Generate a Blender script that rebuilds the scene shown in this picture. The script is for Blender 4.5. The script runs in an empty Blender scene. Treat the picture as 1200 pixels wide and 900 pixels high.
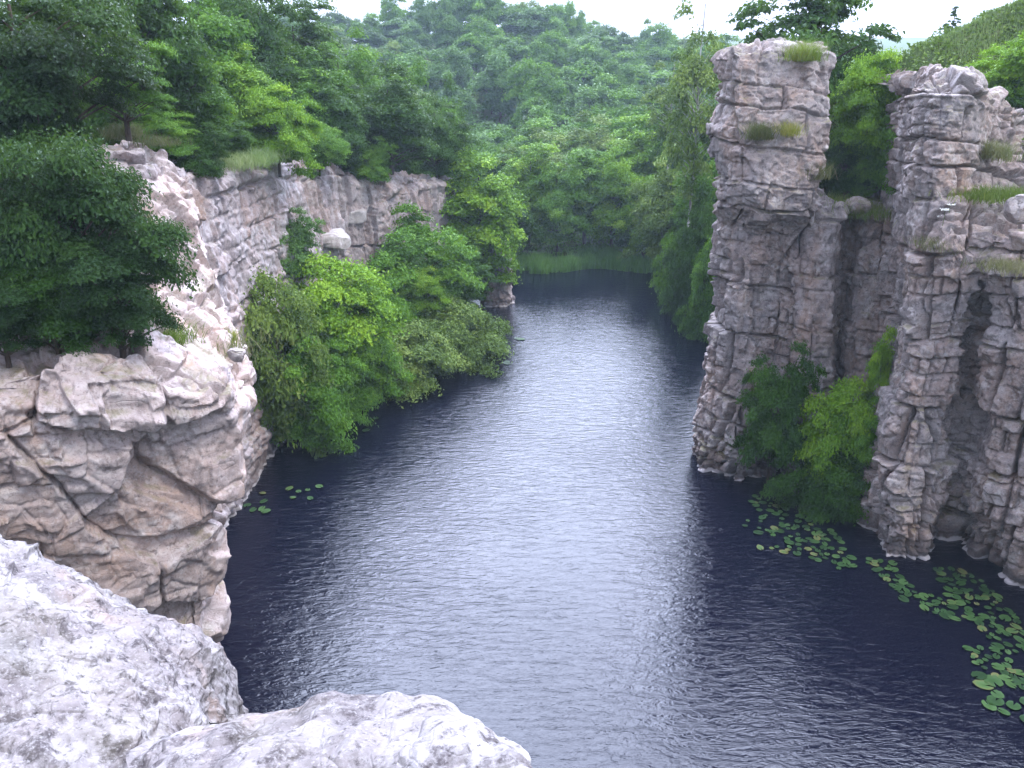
import bpy, math, random
import numpy as np
from mathutils import Vector

random.seed(7)
RNG = np.random.default_rng(7)
SC = bpy.context.scene
COL = SC.collection

# ------------------------------------------------------------------ camera
F = 942.0
PITCH = math.radians(21.0)
CP, SP = math.cos(PITCH), math.sin(PITCH)
CAMZ = 14.0


def ray(u, v):
    dx, dy = (u - 600) / F, (450 - v) / F
    return dx, CP + dy * SP, -SP + dy * CP


def P(u, v, Y):
    """point seen at picture position u, v at the distance Y ahead"""
    a, b, c = ray(u, v)
    t = Y / b
    return (a * t, Y, CAMZ + c * t)


def PW(u, v, z=0.0, drop=0.0, back=0.0):
    """point of the level z seen at u, v; then lowered / pushed back"""
    a, b, c = ray(u, v)
    t = (z - CAMZ) / c
    return (a * t, b * t + back, z - drop)


cam_data = bpy.data.cameras.new("camera")
cam = bpy.data.objects.new("camera", cam_data)
COL.objects.link(cam)
cam.location = (0, 0, CAMZ)
cam.rotation_euler = (math.pi / 2 - PITCH, 0, 0)
cam_data.sensor_width = 36
cam_data.lens = 36 * F / 1200
cam_data.clip_end = 3000
cam_data.clip_start = 0.05
SC.camera = cam

# ------------------------------------------------------------------ tags


def tag(o, label=None, cat=None, group=None, kind=None):
    if label: o["label"] = label
    if cat: o["category"] = cat
    if group: o["group"] = group
    if kind: o["kind"] = kind
    return o


def link(name, me, mat=None, parent=None):
    o = bpy.data.objects.new(name, me)
    COL.objects.link(o)
    if mat is not None and len(me.materials) == 0:
        me.materials.append(mat)
    if parent is not None: o.parent = parent
    return o


def empty(name, loc, rz=0.0, scale=(1, 1, 1)):
    o = bpy.data.objects.new(name, None)
    o.empty_display_size = 0.3
    COL.objects.link(o)
    o.location = loc
    o.rotation_euler = (0, 0, rz)
    o.scale = scale
    return o


# ------------------------------------------------------------------ noise
U32 = np.uint32


def hash3(ix, iy, iz, seed):
    with np.errstate(over="ignore"):
        h = (ix.astype(np.int64).astype(U32) * U32(73856093)) ^ (iy.astype(np.int64).astype(U32) * U32(19349663)) ^ \
            (iz.astype(np.int64).astype(U32) * U32(83492791)) ^ U32((seed * 2654435761) & 0xFFFFFFFF)
        h ^= h >> U32(16); h *= U32(0x7feb352d); h ^= h >> U32(15); h *= U32(0x846ca68b); h ^= h >> U32(16)
    return h


def h01(h):
    return h.astype(np.float64) / 4294967295.0


def rehash(h, k):
    with np.errstate(over="ignore"):
        g = h ^ U32((k * 0x9E3779B9) & 0xFFFFFFFF)
        g ^= g >> U32(16); g *= U32(0x7feb352d); g ^= g >> U32(15); g *= U32(0x846ca68b); g ^= g >> U32(16)
    return g


def vnoise(p, seed=0):
    b = np.floor(p); f = p - b
    w = f * f * f * (f * (f * 6 - 15) + 10)
    r = 0
    for i in (0, 1):
        wx = w[:, 0] if i else 1 - w[:, 0]
        for j in (0, 1):
            wy = w[:, 1] if j else 1 - w[:, 1]
            for k in (0, 1):
                wz = w[:, 2] if k else 1 - w[:, 2]
                r = r + wx * wy * wz * h01(hash3(b[:, 0] + i, b[:, 1] + j, b[:, 2] + k, seed))
    return r * 2 - 1


def fbm(p, scale=1.0, octv=4, seed=0, gain=0.5):
    a, r, q = 1.0, 0.0, p / scale
    for o in range(octv):
        r = r + a * vnoise(q + 17.3 * o, seed + o)
        q = q * 2.03; a *= gain
    return r


def sstep(a, b, x):
    t = np.clip((x - a) / (b - a), 0, 1)
    return t * t * (3 - 2 * t)


def blocks(p, size, seed, jit=0.75, box=0.75):
    """boxy voronoi cells: (gap to next cell, cell hash, offset from the cell centre)"""
    q = p / np.asarray(size)
    b = np.floor(q)
    n = len(p)
    f1 = np.full(n, 9.0); f2 = np.full(n, 9.0)
    idh = np.zeros(n, U32); off = np.zeros((n, 3))
    for i in (-1, 0, 1):
        for j in (-1, 0, 1):
            for k in (-1, 0, 1):
                c = b + (i, j, k)
                h = hash3(c[:, 0], c[:, 1], c[:, 2], seed)
                ctr = c + 0.5 + jit * (np.stack([h01(h), h01(rehash(h, 1)), h01(rehash(h, 2))], 1) - 0.5)
                d = q - ctr
                ad = np.abs(d)
                dist = box * ad.max(1) + (1 - box) * np.sqrt((d * d).sum(1))
                m = dist < f1
                f2 = np.where(m, f1, np.minimum(f2, dist))
                f1 = np.where(m, dist, f1)
                idh = np.where(m, h, idh)
                off = np.where(m[:, None], d, off)
    return f2 - f1, idh, off


def rot_z(p, a):
    c, s = math.cos(a), math.sin(a)
    return np.stack([p[:, 0] * c - p[:, 1] * s, p[:, 0] * s + p[:, 1] * c, p[:, 2]], 1)


def bricks(p, size, seed):
    """courses of straight-jointed blocks: (gap to the nearest joint in metres, block hash, offset)"""
    def cut(x, sz, key):
        q = x / sz
        k = np.floor(q)
        edge = lambda n: n + 0.62 * (h01(hash3(n, key, key * 0 + 3, seed)) - 0.5)
        lay = k + (q > edge(k + 1)) - (q < edge(k))
        lo, hi = edge(lay), edge(lay + 1)
        return lay, np.minimum(q - lo, hi - q) * sz, (q - (lo + hi) / 2)
    zero = np.zeros(len(p))
    lz, gz, oz = cut(p[:, 2], size[2], zero + 1)
    lx, gxx, ox = cut(p[:, 0] + 0.37 * lz, size[0], lz * 7 + 2)
    ly, gyy, oy = cut(p[:, 1] + 0.61 * lz, size[1], lz * 5 + 3)
    return np.minimum(np.minimum(gz, gxx), gyy), hash3(lx, ly, lz, seed + 1), np.stack([ox, oy, oz], 1)


def fracture(p, octs, seed, yaw=0.4, tilt=0.12, warp=0.12):
    """rock broken along joints: summed relief in metres along the surface normal.
    octs: (cell size, throw, crack depth, crack width in metres[, 'b' for coursed blocks])"""
    q = rot_z(p, yaw)
    q = q.copy()
    q[:, 2] += tilt * q[:, 0] + 0.06 * q[:, 1]
    w = np.stack([fbm(q, 2.6, 2, seed + 50, 0.3), fbm(q, 2.6, 2, seed + 60, 0.3), fbm(q, 2.6, 2, seed + 70, 0.3)], 1)
    q = q + warp * w + 0.012 * np.stack([fbm(q, 0.12, 2, seed + 53)] * 3, 1)
    r = np.zeros(len(p))
    for n, o in enumerate(octs):
        size, amp, crack, wid = o[:4]
        if len(o) > 4:
            g, h, off = bricks(q, size, seed + 11 * n)
        else:
            g, h, off = blocks(q, size, seed + 11 * n, 0.95, 0.0)
            g = g * (sum(size) / 3) * 0.6
        mod = 1.0 if n == 0 else np.clip(0.65 + 1.1 * fbm(q, 2.2, 2, seed + 80 + n), 0.05, 1.3)
        t = amp * (h01(rehash(h, 5)) * 2 - 1)
        for ax in range(3):
            t = t + amp * 0.4 * (h01(rehash(h, 6 + ax)) * 2 - 1) * off[:, ax]
        t = t - crack * (1 - sstep(0, wid, g)) * (0.12 + 0.88 * h01(rehash(h, 12)) ** 2.0)
        r += t * mod
    return r


# ------------------------------------------------------------------ meshes
def mesh_from(name, V, Fq, smooth=True):
    """V (n,3), Fq (m,4) or (m,3)"""
    V = np.ascontiguousarray(V, dtype=np.float32)
    Fq = np.ascontiguousarray(Fq, dtype=np.int32)
    me = bpy.data.meshes.new(name)
    k = Fq.shape[1]
    me.vertices.add(len(V)); me.vertices.foreach_set("co", V.ravel())
    me.loops.add(Fq.size); me.loops.foreach_set("vertex_index", Fq.ravel())
    me.polygons.add(len(Fq))
    me.polygons.foreach_set("loop_start", np.arange(0, Fq.size, k, dtype=np.int32))
    me.polygons.foreach_set("loop_total", np.full(len(Fq), k, dtype=np.int32))
    me.polygons.foreach_set("use_smooth", np.full(len(Fq), smooth, dtype=bool))
    me.update(calc_edges=True)
    return me


def grid_faces(nu, nv, flip=False):
    i = np.arange(nu * nv).reshape(nu, nv)
    a, b, c, d = i[:-1, :-1], i[1:, :-1], i[1:, 1:], i[:-1, 1:]
    f = np.stack([a, b, c, d], -1).reshape(-1, 4)
    return f[:, ::-1] if flip else f


def spline(ctrl, n, mix):
    """resample the control rows ctrl (k, m, 3) to n rows along axis 0"""
    k = len(ctrl)
    seg = np.linalg.norm(np.diff(ctrl, axis=0), axis=2).mean(1) + 1e-6
    cum = np.concatenate([[0], np.cumsum(seg)])
    t = np.linspace(0, cum[-1], n)
    s = np.clip(np.searchsorted(cum, t, side="right") - 1, 0, k - 2)
    f = ((t - cum[s]) / seg[s])[:, None, None]
    p0, p1, p2, p3 = ctrl[np.maximum(s - 1, 0)], ctrl[s], ctrl[s + 1], ctrl[np.minimum(s + 2, k - 1)]
    lin = p1 * (1 - f) + p2 * f
    cat = 0.5 * ((2 * p1) + (-p0 + p2) * f + (2 * p0 - 5 * p1 + 4 * p2 - p3) * f ** 2 + (-p0 + 3 * p1 - 3 * p2 + p3) * f ** 3)
    return lin * (1 - mix) + cat * mix


def blur(a, n):
    for _ in range(n):
        for ax in (0, 1):
            b = np.concatenate([np.take(a, [0], ax), a, np.take(a, [-1], ax)], ax)
            m = a.shape[ax]
            a = (np.take(b, range(0, m), ax) + 2 * np.take(b, range(1, m + 1), ax) + np.take(b, range(2, m + 2), ax)) / 4
    return a


def facet(p, q, nf, size, k, tilt, seed, yaw=0.4, lean=0.12, kind="v", where=None):
    """cut the face flat inside every joint block: each block gets one plane, slightly tilted"""
    t = rot_z(p, yaw).copy()
    t[:, 2] += lean * t[:, 0]
    t = t + 0.10 * np.stack([fbm(t, 2.4, 2, seed + 1, 0.3), fbm(t, 2.4, 2, seed + 2, 0.3), fbm(t, 2.4, 2, seed + 3, 0.3)], 1)
    h = (bricks(t, size, seed) if kind == "b" else blocks(t, size, seed, 0.95, 0.0))[1]
    u, inv, cnt = np.unique(h, return_inverse=True, return_counts=True)
    cm = np.stack([np.bincount(inv, q[:, a]) for a in range(3)], 1) / cnt[:, None]
    nm = np.stack([np.bincount(inv, nf[:, a]) for a in range(3)], 1)
    r = np.random.default_rng(seed)
    nm = nm / (np.linalg.norm(nm, axis=1, keepdims=True) + 1e-9) + tilt * r.normal(size=(len(u), 3)) * np.array([1, 1, 0.8])
    nm /= np.linalg.norm(nm, axis=1, keepdims=True) + 1e-9
    e = ((q - cm[inv]) * nm[inv]).sum(1) / np.clip((nf * nm[inv]).sum(1), 0.35, 1)
    lim = 0.17 * max(size)
    w = k if where is None else k * where(p)
    return q - nf * (np.clip(e, -lim, lim) * w)[:, None]


def net_rock(name, net, nu, nv, relief, mat, mix=0.5, nblur=6, out=None, soften=0, facets=(), smooth=False, worn=2):
    """rock face over a net of control points net[row][column]; relief(p) gives metres along the normal"""
    c = np.array(net, dtype=float)                     # rows, cols, 3
    g = spline(c, nv, mix)                             # nv, cols, 3
    g = spline(g.transpose(1, 0, 2), nu, mix)          # nu, nv, 3
    if soften: g = np.stack([blur(g[..., q], soften) for q in range(3)], -1)
    nrm = np.cross(np.gradient(g, axis=0), np.gradient(g, axis=1))
    nrm /= np.linalg.norm(nrm, axis=2, keepdims=True) + 1e-9
    out = np.array(out if out is not None else (0, 0, CAMZ))
    flip = ((out - g) * nrm).sum(2).mean() < 0
    if flip: nrm = -nrm
    nrm = blur(nrm, nblur)
    nrm /= np.linalg.norm(nrm, axis=2, keepdims=True) + 1e-9
    p = g.reshape(-1, 3)
    d = relief(p)
    nf = nrm.reshape(-1, 3)
    q = p.copy()
    for f in facets:
        q = facet(p, q, nf, *f)
    q = q + nf * d[:, None]
    q = np.stack([blur(q[:, a].reshape(nu, nv), 1 if smooth else worn) for a in range(3)], -1).reshape(-1, 3)
    base = np.array([q[:, 0].mean(), q[:, 1].mean(), max(0, q[:, 2].min())])
    me = mesh_from(name, q - base, grid_faces(nu, nv, flip), smooth)
    o = link(name, me, mat)
    o.location = base
    return o


def tubes(paths, sides=6):
    """paths: list of (points (n,3), radii (n,)) -> V, F"""
    VV, FF, base = [], [], 0
    ang = np.linspace(0, 2 * math.pi, sides, endpoint=False)
    for pts, rad in paths:
        pts = np.asarray(pts, float); n = len(pts)
        tan = np.gradient(pts, axis=0); tan /= np.linalg.norm(tan, axis=1, keepdims=True) + 1e-9
        ref = np.where(np.abs(tan[:, 2:3]) > 0.9, [[1.0, 0, 0]], [[0, 0, 1.0]])
        a = np.cross(tan, ref); a /= np.linalg.norm(a, axis=1, keepdims=True) + 1e-9
        b = np.cross(tan, a)
        ring = pts[:, None] + np.asarray(rad)[:, None, None] * (a[:, None] * np.cos(ang)[None, :, None] + b[:, None] * np.sin(ang)[None, :, None])
        VV.append(ring.reshape(-1, 3))
        i = np.arange(n * sides).reshape(n, sides) + base
        j = np.roll(i, -1, axis=1)
        FF.append(np.stack([i[:-1], j[:-1], j[1:], i[1:]], -1).reshape(-1, 4))
        base += n * sides
    return np.concatenate(VV), np.concatenate(FF)


def leaves_mesh(name, pos, nrm, size, tint, rng, slim=0.55, droop=0.25):
    """one folded diamond per leaf, with a per-leaf value stored as 'tint'"""
    n = len(pos)
    nrm = nrm / (np.linalg.norm(nrm, axis=1, keepdims=True) + 1e-9)
    ax = rng.normal(size=(n, 3)); ax[:, 2] -= droop
    ax -= nrm * (ax * nrm).sum(1, keepdims=True)
    ax /= np.linalg.norm(ax, axis=1, keepdims=True) + 1e-9
    sd = np.cross(nrm, ax)
    L = size[:, None]
    base = pos - ax * L * 0.5
    tip = pos + ax * L * 0.5 - nrm * L * 0.10
    lf = pos + sd * L * slim * 0.5 + nrm * L * 0.10 - ax * L * 0.08
    rt = pos - sd * L * slim * 0.5 + nrm * L * 0.10 - ax * L * 0.08
    V = np.stack([base, rt, tip, lf], 1).reshape(-1, 3)
    Fq = np.arange(4 * n).reshape(n, 4)
    me = mesh_from(name, V, Fq, smooth=False)
    at = me.attributes.new("tint", "FLOAT", "POINT")
    at.data.foreach_set("value", np.repeat(tint, 4).astype(np.float32))
    return me


# ------------------------------------------------------------------ materials
class NT:
    def __init__(self, name):
        self.m = bpy.data.materials.new(name)
        self.m.use_nodes = True
        self.t = self.m.node_tree
        self.t.nodes.clear()
        self.out = self.n("ShaderNodeOutputMaterial")

    def n(self, kind, **kw):
        nd = self.t.nodes.new(kind)
        for k, v in kw.items():
            if hasattr(nd, k) and not k.startswith("i_"): setattr(nd, k, v)
        return nd

    def set(self, sock, v):
        if isinstance(v, bpy.types.NodeSocket): self.t.links.new(v, sock)
        elif v is not None: sock.default_value = v

    def noise(self, vec, scale, detail=4, rough=0.55, dist=0.0):
        nd = self.n("ShaderNodeTexNoise")
        self.set(nd.inputs["Vector"], vec)
        nd.inputs["Scale"].default_value = scale; nd.inputs["Detail"].default_value = detail
        nd.inputs["Roughness"].default_value = rough; nd.inputs["Distortion"].default_value = dist
        return nd.outputs["Fac"]

    def voro(self, vec, scale, feature="DISTANCE_TO_EDGE"):
        nd = self.n("ShaderNodeTexVoronoi", feature=feature)
        self.set(nd.inputs["Vector"], vec); nd.inputs["Scale"].default_value = scale
        return nd.outputs["Distance"]

    def mapv(self, vec, scale=(1, 1, 1), rot=(0, 0, 0)):
        nd = self.n("ShaderNodeMapping")
        self.set(nd.inputs["Vector"], vec)
        nd.inputs["Scale"].default_value = scale; nd.inputs["Rotation"].default_value = rot
        return nd.outputs["Vector"]

    def rng(self, x, a, b, c=0.0, d=1.0):
        nd = self.n("ShaderNodeMapRange", clamp=True)
        self.set(nd.inputs["Value"], x)
        for s, v in zip(("From Min", "From Max", "To Min", "To Max"), (a, b, c, d)): nd.inputs[s].default_value = v
        return nd.outputs["Result"]

    def math(self, op, a, b=0.5, clamp=False):
        nd = self.n("ShaderNodeMath", operation=op, use_clamp=clamp)
        self.set(nd.inputs[0], a); self.set(nd.inputs[1], b)
        return nd.outputs[0]

    def mix(self, f, a, b, blend="MIX"):
        nd = self.n("ShaderNodeMix", data_type="RGBA", blend_type=blend)
        self.set(nd.inputs["Factor"], f)
        cs = [s for s in nd.inputs if s.type == "RGBA"]
        for s, v in zip(cs, (a, b)):
            self.set(s, v if isinstance(v, bpy.types.NodeSocket) else (*v, 1.0))
        return [s for s in nd.outputs if s.type == "RGBA"][0]

    def ramp(self, f, stops):
        nd = self.n("ShaderNodeValToRGB")
        self.set(nd.inputs[0], f)
        el = nd.color_ramp.elements
        while len(el) < len(stops): el.new(0.5)
        for e, (p, c) in zip(el, stops): e.position = p; e.color = (*c, 1)
        return nd.outputs[0]

    def bump(self, h, strength, dist, normal=None):
        nd = self.n("ShaderNodeBump")
        nd.inputs["Strength"].default_value = strength; nd.inputs["Distance"].default_value = dist
        self.set(nd.inputs["Height"], h); self.set(nd.inputs["Normal"], normal)
        return nd.outputs["Normal"]

    def principled(self, col, rough=0.8, spec=0.3, normal=None):
        nd = self.n("ShaderNodeBsdfPrincipled")
        self.set(nd.inputs["Base Color"], col if isinstance(col, bpy.types.NodeSocket) else (*col, 1.0))
        self.set(nd.inputs["Roughness"], rough)
        nd.inputs["Specular IOR Level"].default_value = spec
        self.set(nd.inputs["Normal"], normal)
        return nd.outputs[0]

    def done(self, shader):
        self.t.links.new(shader, self.out.inputs["Surface"])
        return self.m


def rock_mat(name, grey, warm, dark, lichen, lich_amt=0.45, moss_amt=0.5, stain=0.0, waterline=True, fine=1.0, speck=0.5, mottle=0.7):
    k = NT(name)
    geo = k.n("ShaderNodeNewGeometry")
    pos = geo.outputs["Position"]
    sp = k.n("ShaderNodeSeparateXYZ"); k.set(sp.inputs[0], pos)
    sn = k.n("ShaderNodeSeparateXYZ"); k.set(sn.inputs[0], geo.outputs["Normal"])
    big = k.noise(pos, 0.45, 5, 0.6, 0.6)
    col = k.mix(k.rng(big, 0.40, 0.62), grey, warm)
    mid = k.noise(pos, 1.8, 6, 0.62, 0.3)
    col = k.mix(k.rng(mid, 0.52, 0.72, 0, 0.75), col, dark)
    # water streaks running down the face
    st = k.noise(k.mapv(pos, (2.6, 2.6, 0.22)), 1.0, 5, 0.6, 0.4)
    col = k.mix(k.rng(st, 0.54, 0.75, 0, 0.6), col, [c * 0.62 for c in dark])
    st2 = k.noise(k.mapv(pos, (1.3, 1.3, 0.16), (0.1, 0, 0.7)), 1.0, 4, 0.55, 0.5)
    col = k.mix(k.rng(st2, 0.56, 0.74, 0, 0.35 + stain), col, (0.36, 0.20, 0.10))
    # pale crust of lichen and weathering, broken into patches
    li = k.noise(pos, 3.4, 9, 0.68, 0.2)
    li2 = k.noise(pos, 0.9, 4, 0.5)
    lf = k.math("MULTIPLY", k.rng(li, 0.46, 0.62), k.rng(li2, 0.36, 0.60))
    col = k.mix(k.math("MULTIPLY", lf, lich_amt * 1.6, True), col, lichen)
    m2 = k.noise(pos, 6.5, 7, 0.72, 0.2)
    col = k.mix(k.rng(m2, 0.53 - 0.1 * (mottle - 0.7), 0.66 - 0.2 * (mottle - 0.7), 0, mottle), col, [c * 0.8 for c in dark])
    m3 = k.noise(k.mapv(pos, (1, 1, 1.6), (0.3, 0.2, 1.0)), 8.5, 6, 0.7)
    col = k.mix(k.rng(m3, 0.54, 0.66, 0, lich_amt), col, lichen)
    sk = k.noise(pos, 26, 4, 0.7)
    col = k.mix(k.rng(sk, 0.55, 0.72, 0, speck), col, [c * 0.5 for c in dark])
    sk2 = k.noise(pos, 55, 3, 0.6)
    col = k.mix(k.rng(sk2, 0.55, 0.75, 0, speck * 0.8), col, lichen)
    # moss on the flatter shelves
    mo = k.noise(pos, 1.3, 6, 0.65)
    mf = k.math("MULTIPLY", k.rng(sn.outputs["Z"], 0.45, 0.85), k.rng(mo, 0.50, 0.62))
    col = k.mix(k.math("MULTIPLY", mf, moss_amt, True), col, k.mix(k.noise(pos, 9, 3), (0.055, 0.075, 0.018), (0.20, 0.17, 0.06)))
    if waterline:
        wl = k.math("ADD", sp.outputs["Z"], k.math("MULTIPLY", k.math("SUBTRACT", k.noise(pos, 2.2, 4), 0.5), 0.35))
        col = k.mix(k.math("MULTIPLY", k.rng(wl, 0.75, 0.25), 0.7), col, [c * 0.55 for c in dark])
        col = k.mix(k.rng(wl, 0.13, 0.08), col, (0.45, 0.41, 0.41))
    h = k.math("ADD", k.noise(pos, 7, 8, 0.65), k.math("MULTIPLY", k.noise(pos, 30, 5, 0.7), 0.35))
    n1 = k.bump(h, 0.55, 0.035 * fine)
    cr = k.rng(k.voro(k.mapv(pos, (1.0, 1.0, 1.9), (0.1, 0.05, 0.5)), 2.2), 0.0, 0.035)
    cr2 = k.rng(k.voro(k.mapv(pos, (1.0, 1.0, 2.3), (-0.1, 0.1, 1.1)), 6.0), 0.0, 0.05)
    n2 = k.bump(k.math("ADD", cr, k.math("MULTIPLY", cr2, 0.35)), 0.35, 0.04 * fine, n1)
    return k.done(k.principled(col, 0.92, 0.18, n2))


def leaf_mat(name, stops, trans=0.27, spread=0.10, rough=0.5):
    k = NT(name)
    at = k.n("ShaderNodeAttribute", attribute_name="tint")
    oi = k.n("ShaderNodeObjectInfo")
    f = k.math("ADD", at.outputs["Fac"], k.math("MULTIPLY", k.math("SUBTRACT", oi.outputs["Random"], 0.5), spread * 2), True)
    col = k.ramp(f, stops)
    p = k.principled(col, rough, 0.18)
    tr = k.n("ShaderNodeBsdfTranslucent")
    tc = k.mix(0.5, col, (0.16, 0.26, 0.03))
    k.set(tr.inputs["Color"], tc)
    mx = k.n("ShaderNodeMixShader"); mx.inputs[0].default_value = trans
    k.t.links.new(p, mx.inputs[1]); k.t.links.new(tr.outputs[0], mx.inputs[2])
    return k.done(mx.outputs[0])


def bark_mat(name, a, b):
    k = NT(name)
    geo = k.n("ShaderNodeTexCoord")
    n = k.noise(k.mapv(geo.outputs["Object"], (9, 9, 1.6)), 1.0, 6, 0.6)
    col = k.mix(k.rng(n, 0.4, 0.62), a, b)
    return k.done(k.principled(col, 0.9, 0.2, k.bump(n, 0.8, 0.03)))


GREY, WARM, DARK, LICH = (0.36, 0.305, 0.315), (0.40, 0.295, 0.26), (0.135, 0.115, 0.125), (0.53, 0.50, 0.50)
M_ROCK_L = rock_mat("pink_granite", (0.40, 0.335, 0.322), (0.42, 0.31, 0.265), (0.155, 0.122, 0.118), (0.55, 0.50, 0.485), 0.5, 0.55, 0.15)
M_ROCK_W = rock_mat("pale_granite", (0.36, 0.315, 0.318), (0.36, 0.27, 0.245), (0.12, 0.10, 0.105), (0.52, 0.475, 0.475), 0.6, 0.45)
M_ROCK_R = rock_mat("dark_granite", (0.275, 0.24, 0.236), (0.295, 0.22, 0.19), (0.056, 0.045, 0.047), (0.48, 0.44, 0.425), 0.5, 0.6)
M_ROCK_F = rock_mat("lichen_granite", (0.198, 0.182, 0.180), (0.175, 0.152, 0.149), (0.062, 0.051, 0.053), (0.300, 0.282, 0.279), 0.65, 0.10, 0.0, False, 0.85, 1.0, 0.9)

M_SLAB = rock_mat("white_rock", (0.46, 0.43, 0.43), (0.42, 0.37, 0.35), (0.20, 0.17, 0.17), (0.60, 0.57, 0.56), 0.5, 0.1, 0.0, False)

LEAF = {
    "deep": leaf_mat("deep_green_leaves", [(0.0, (0.0140, 0.0414, 0.0053)), (0.5, (0.0307, 0.0910, 0.0106)), (1.0, (0.0696, 0.1585, 0.0147))]),
    "dark": leaf_mat("dark_green_leaves", [(0.0, (0.008, 0.024, 0.006)), (0.5, (0.017, 0.052, 0.012)), (1.0, (0.042, 0.095, 0.018))], 0.22),
    "mid": leaf_mat("mid_green_leaves", [(0.0, (0.0365, 0.0958, 0.0111)), (0.5, (0.0854, 0.2095, 0.0203)), (1.0, (0.1727, 0.3291, 0.0295))]),
    "bright": leaf_mat("bright_green_leaves", [(0.0, (0.0643, 0.1519, 0.0111)), (0.5, (0.1563, 0.3127, 0.0203)), (1.0, (0.2941, 0.4646, 0.0322))]),
    "sallow": leaf_mat("sallow_leaves", [(0.0, (0.0465, 0.0872, 0.0169)), (0.5, (0.1114, 0.1843, 0.0346)), (1.0, (0.2322, 0.3183, 0.0653))], 0.25),
    "blue": leaf_mat("grey_green_leaves", [(0.0, (0.0405, 0.0958, 0.0239)), (0.5, (0.0827, 0.1818, 0.0415)), (1.0, (0.1563, 0.2872, 0.0691))], 0.25, 0.16),
    "grass": leaf_mat("grass_blades", [(0.0, (0.0714, 0.1149, 0.0175)), (0.5, (0.1348, 0.1960, 0.0292)), (1.0, (0.3013, 0.2704, 0.0634))], 0.3),
    "slope": leaf_mat("slope_grass_blades", [(0.0, (0.105, 0.165, 0.060)), (0.5, (0.17, 0.245, 0.090)), (1.0, (0.27, 0.31, 0.14))], 0.3),
    "reed": leaf_mat("reed_blades", [(0.0, (0.08, 0.20, 0.04)), (0.5, (0.14, 0.30, 0.06)), (1.0, (0.22, 0.38, 0.10))], 0.4),
    "straw": leaf_mat("dry_grass_blades", [(0.0, (0.075, 0.085, 0.035)), (0.5, (0.16, 0.15, 0.075)), (1.0, (0.30, 0.265, 0.16))], 0.3),
    "lily": leaf_mat("lily_pad_skin", [(0.0, (0.014, 0.036, 0.012)), (0.45, (0.032, 0.075, 0.022)), (0.85, (0.060, 0.115, 0.035)), (1.0, (0.12, 0.12, 0.045))], 0.1, 0.5, 0.4),
}
BARK = {"brown": bark_mat("brown_bark", (0.10, 0.075, 0.055), (0.045, 0.034, 0.028)),
        "birch": bark_mat("birch_bark", (0.55, 0.53, 0.50), (0.16, 0.14, 0.13))}


# ------------------------------------------------------------------ terrain
def lerp1(y, ys, xs):
    return np.interp(y, ys, xs)


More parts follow.
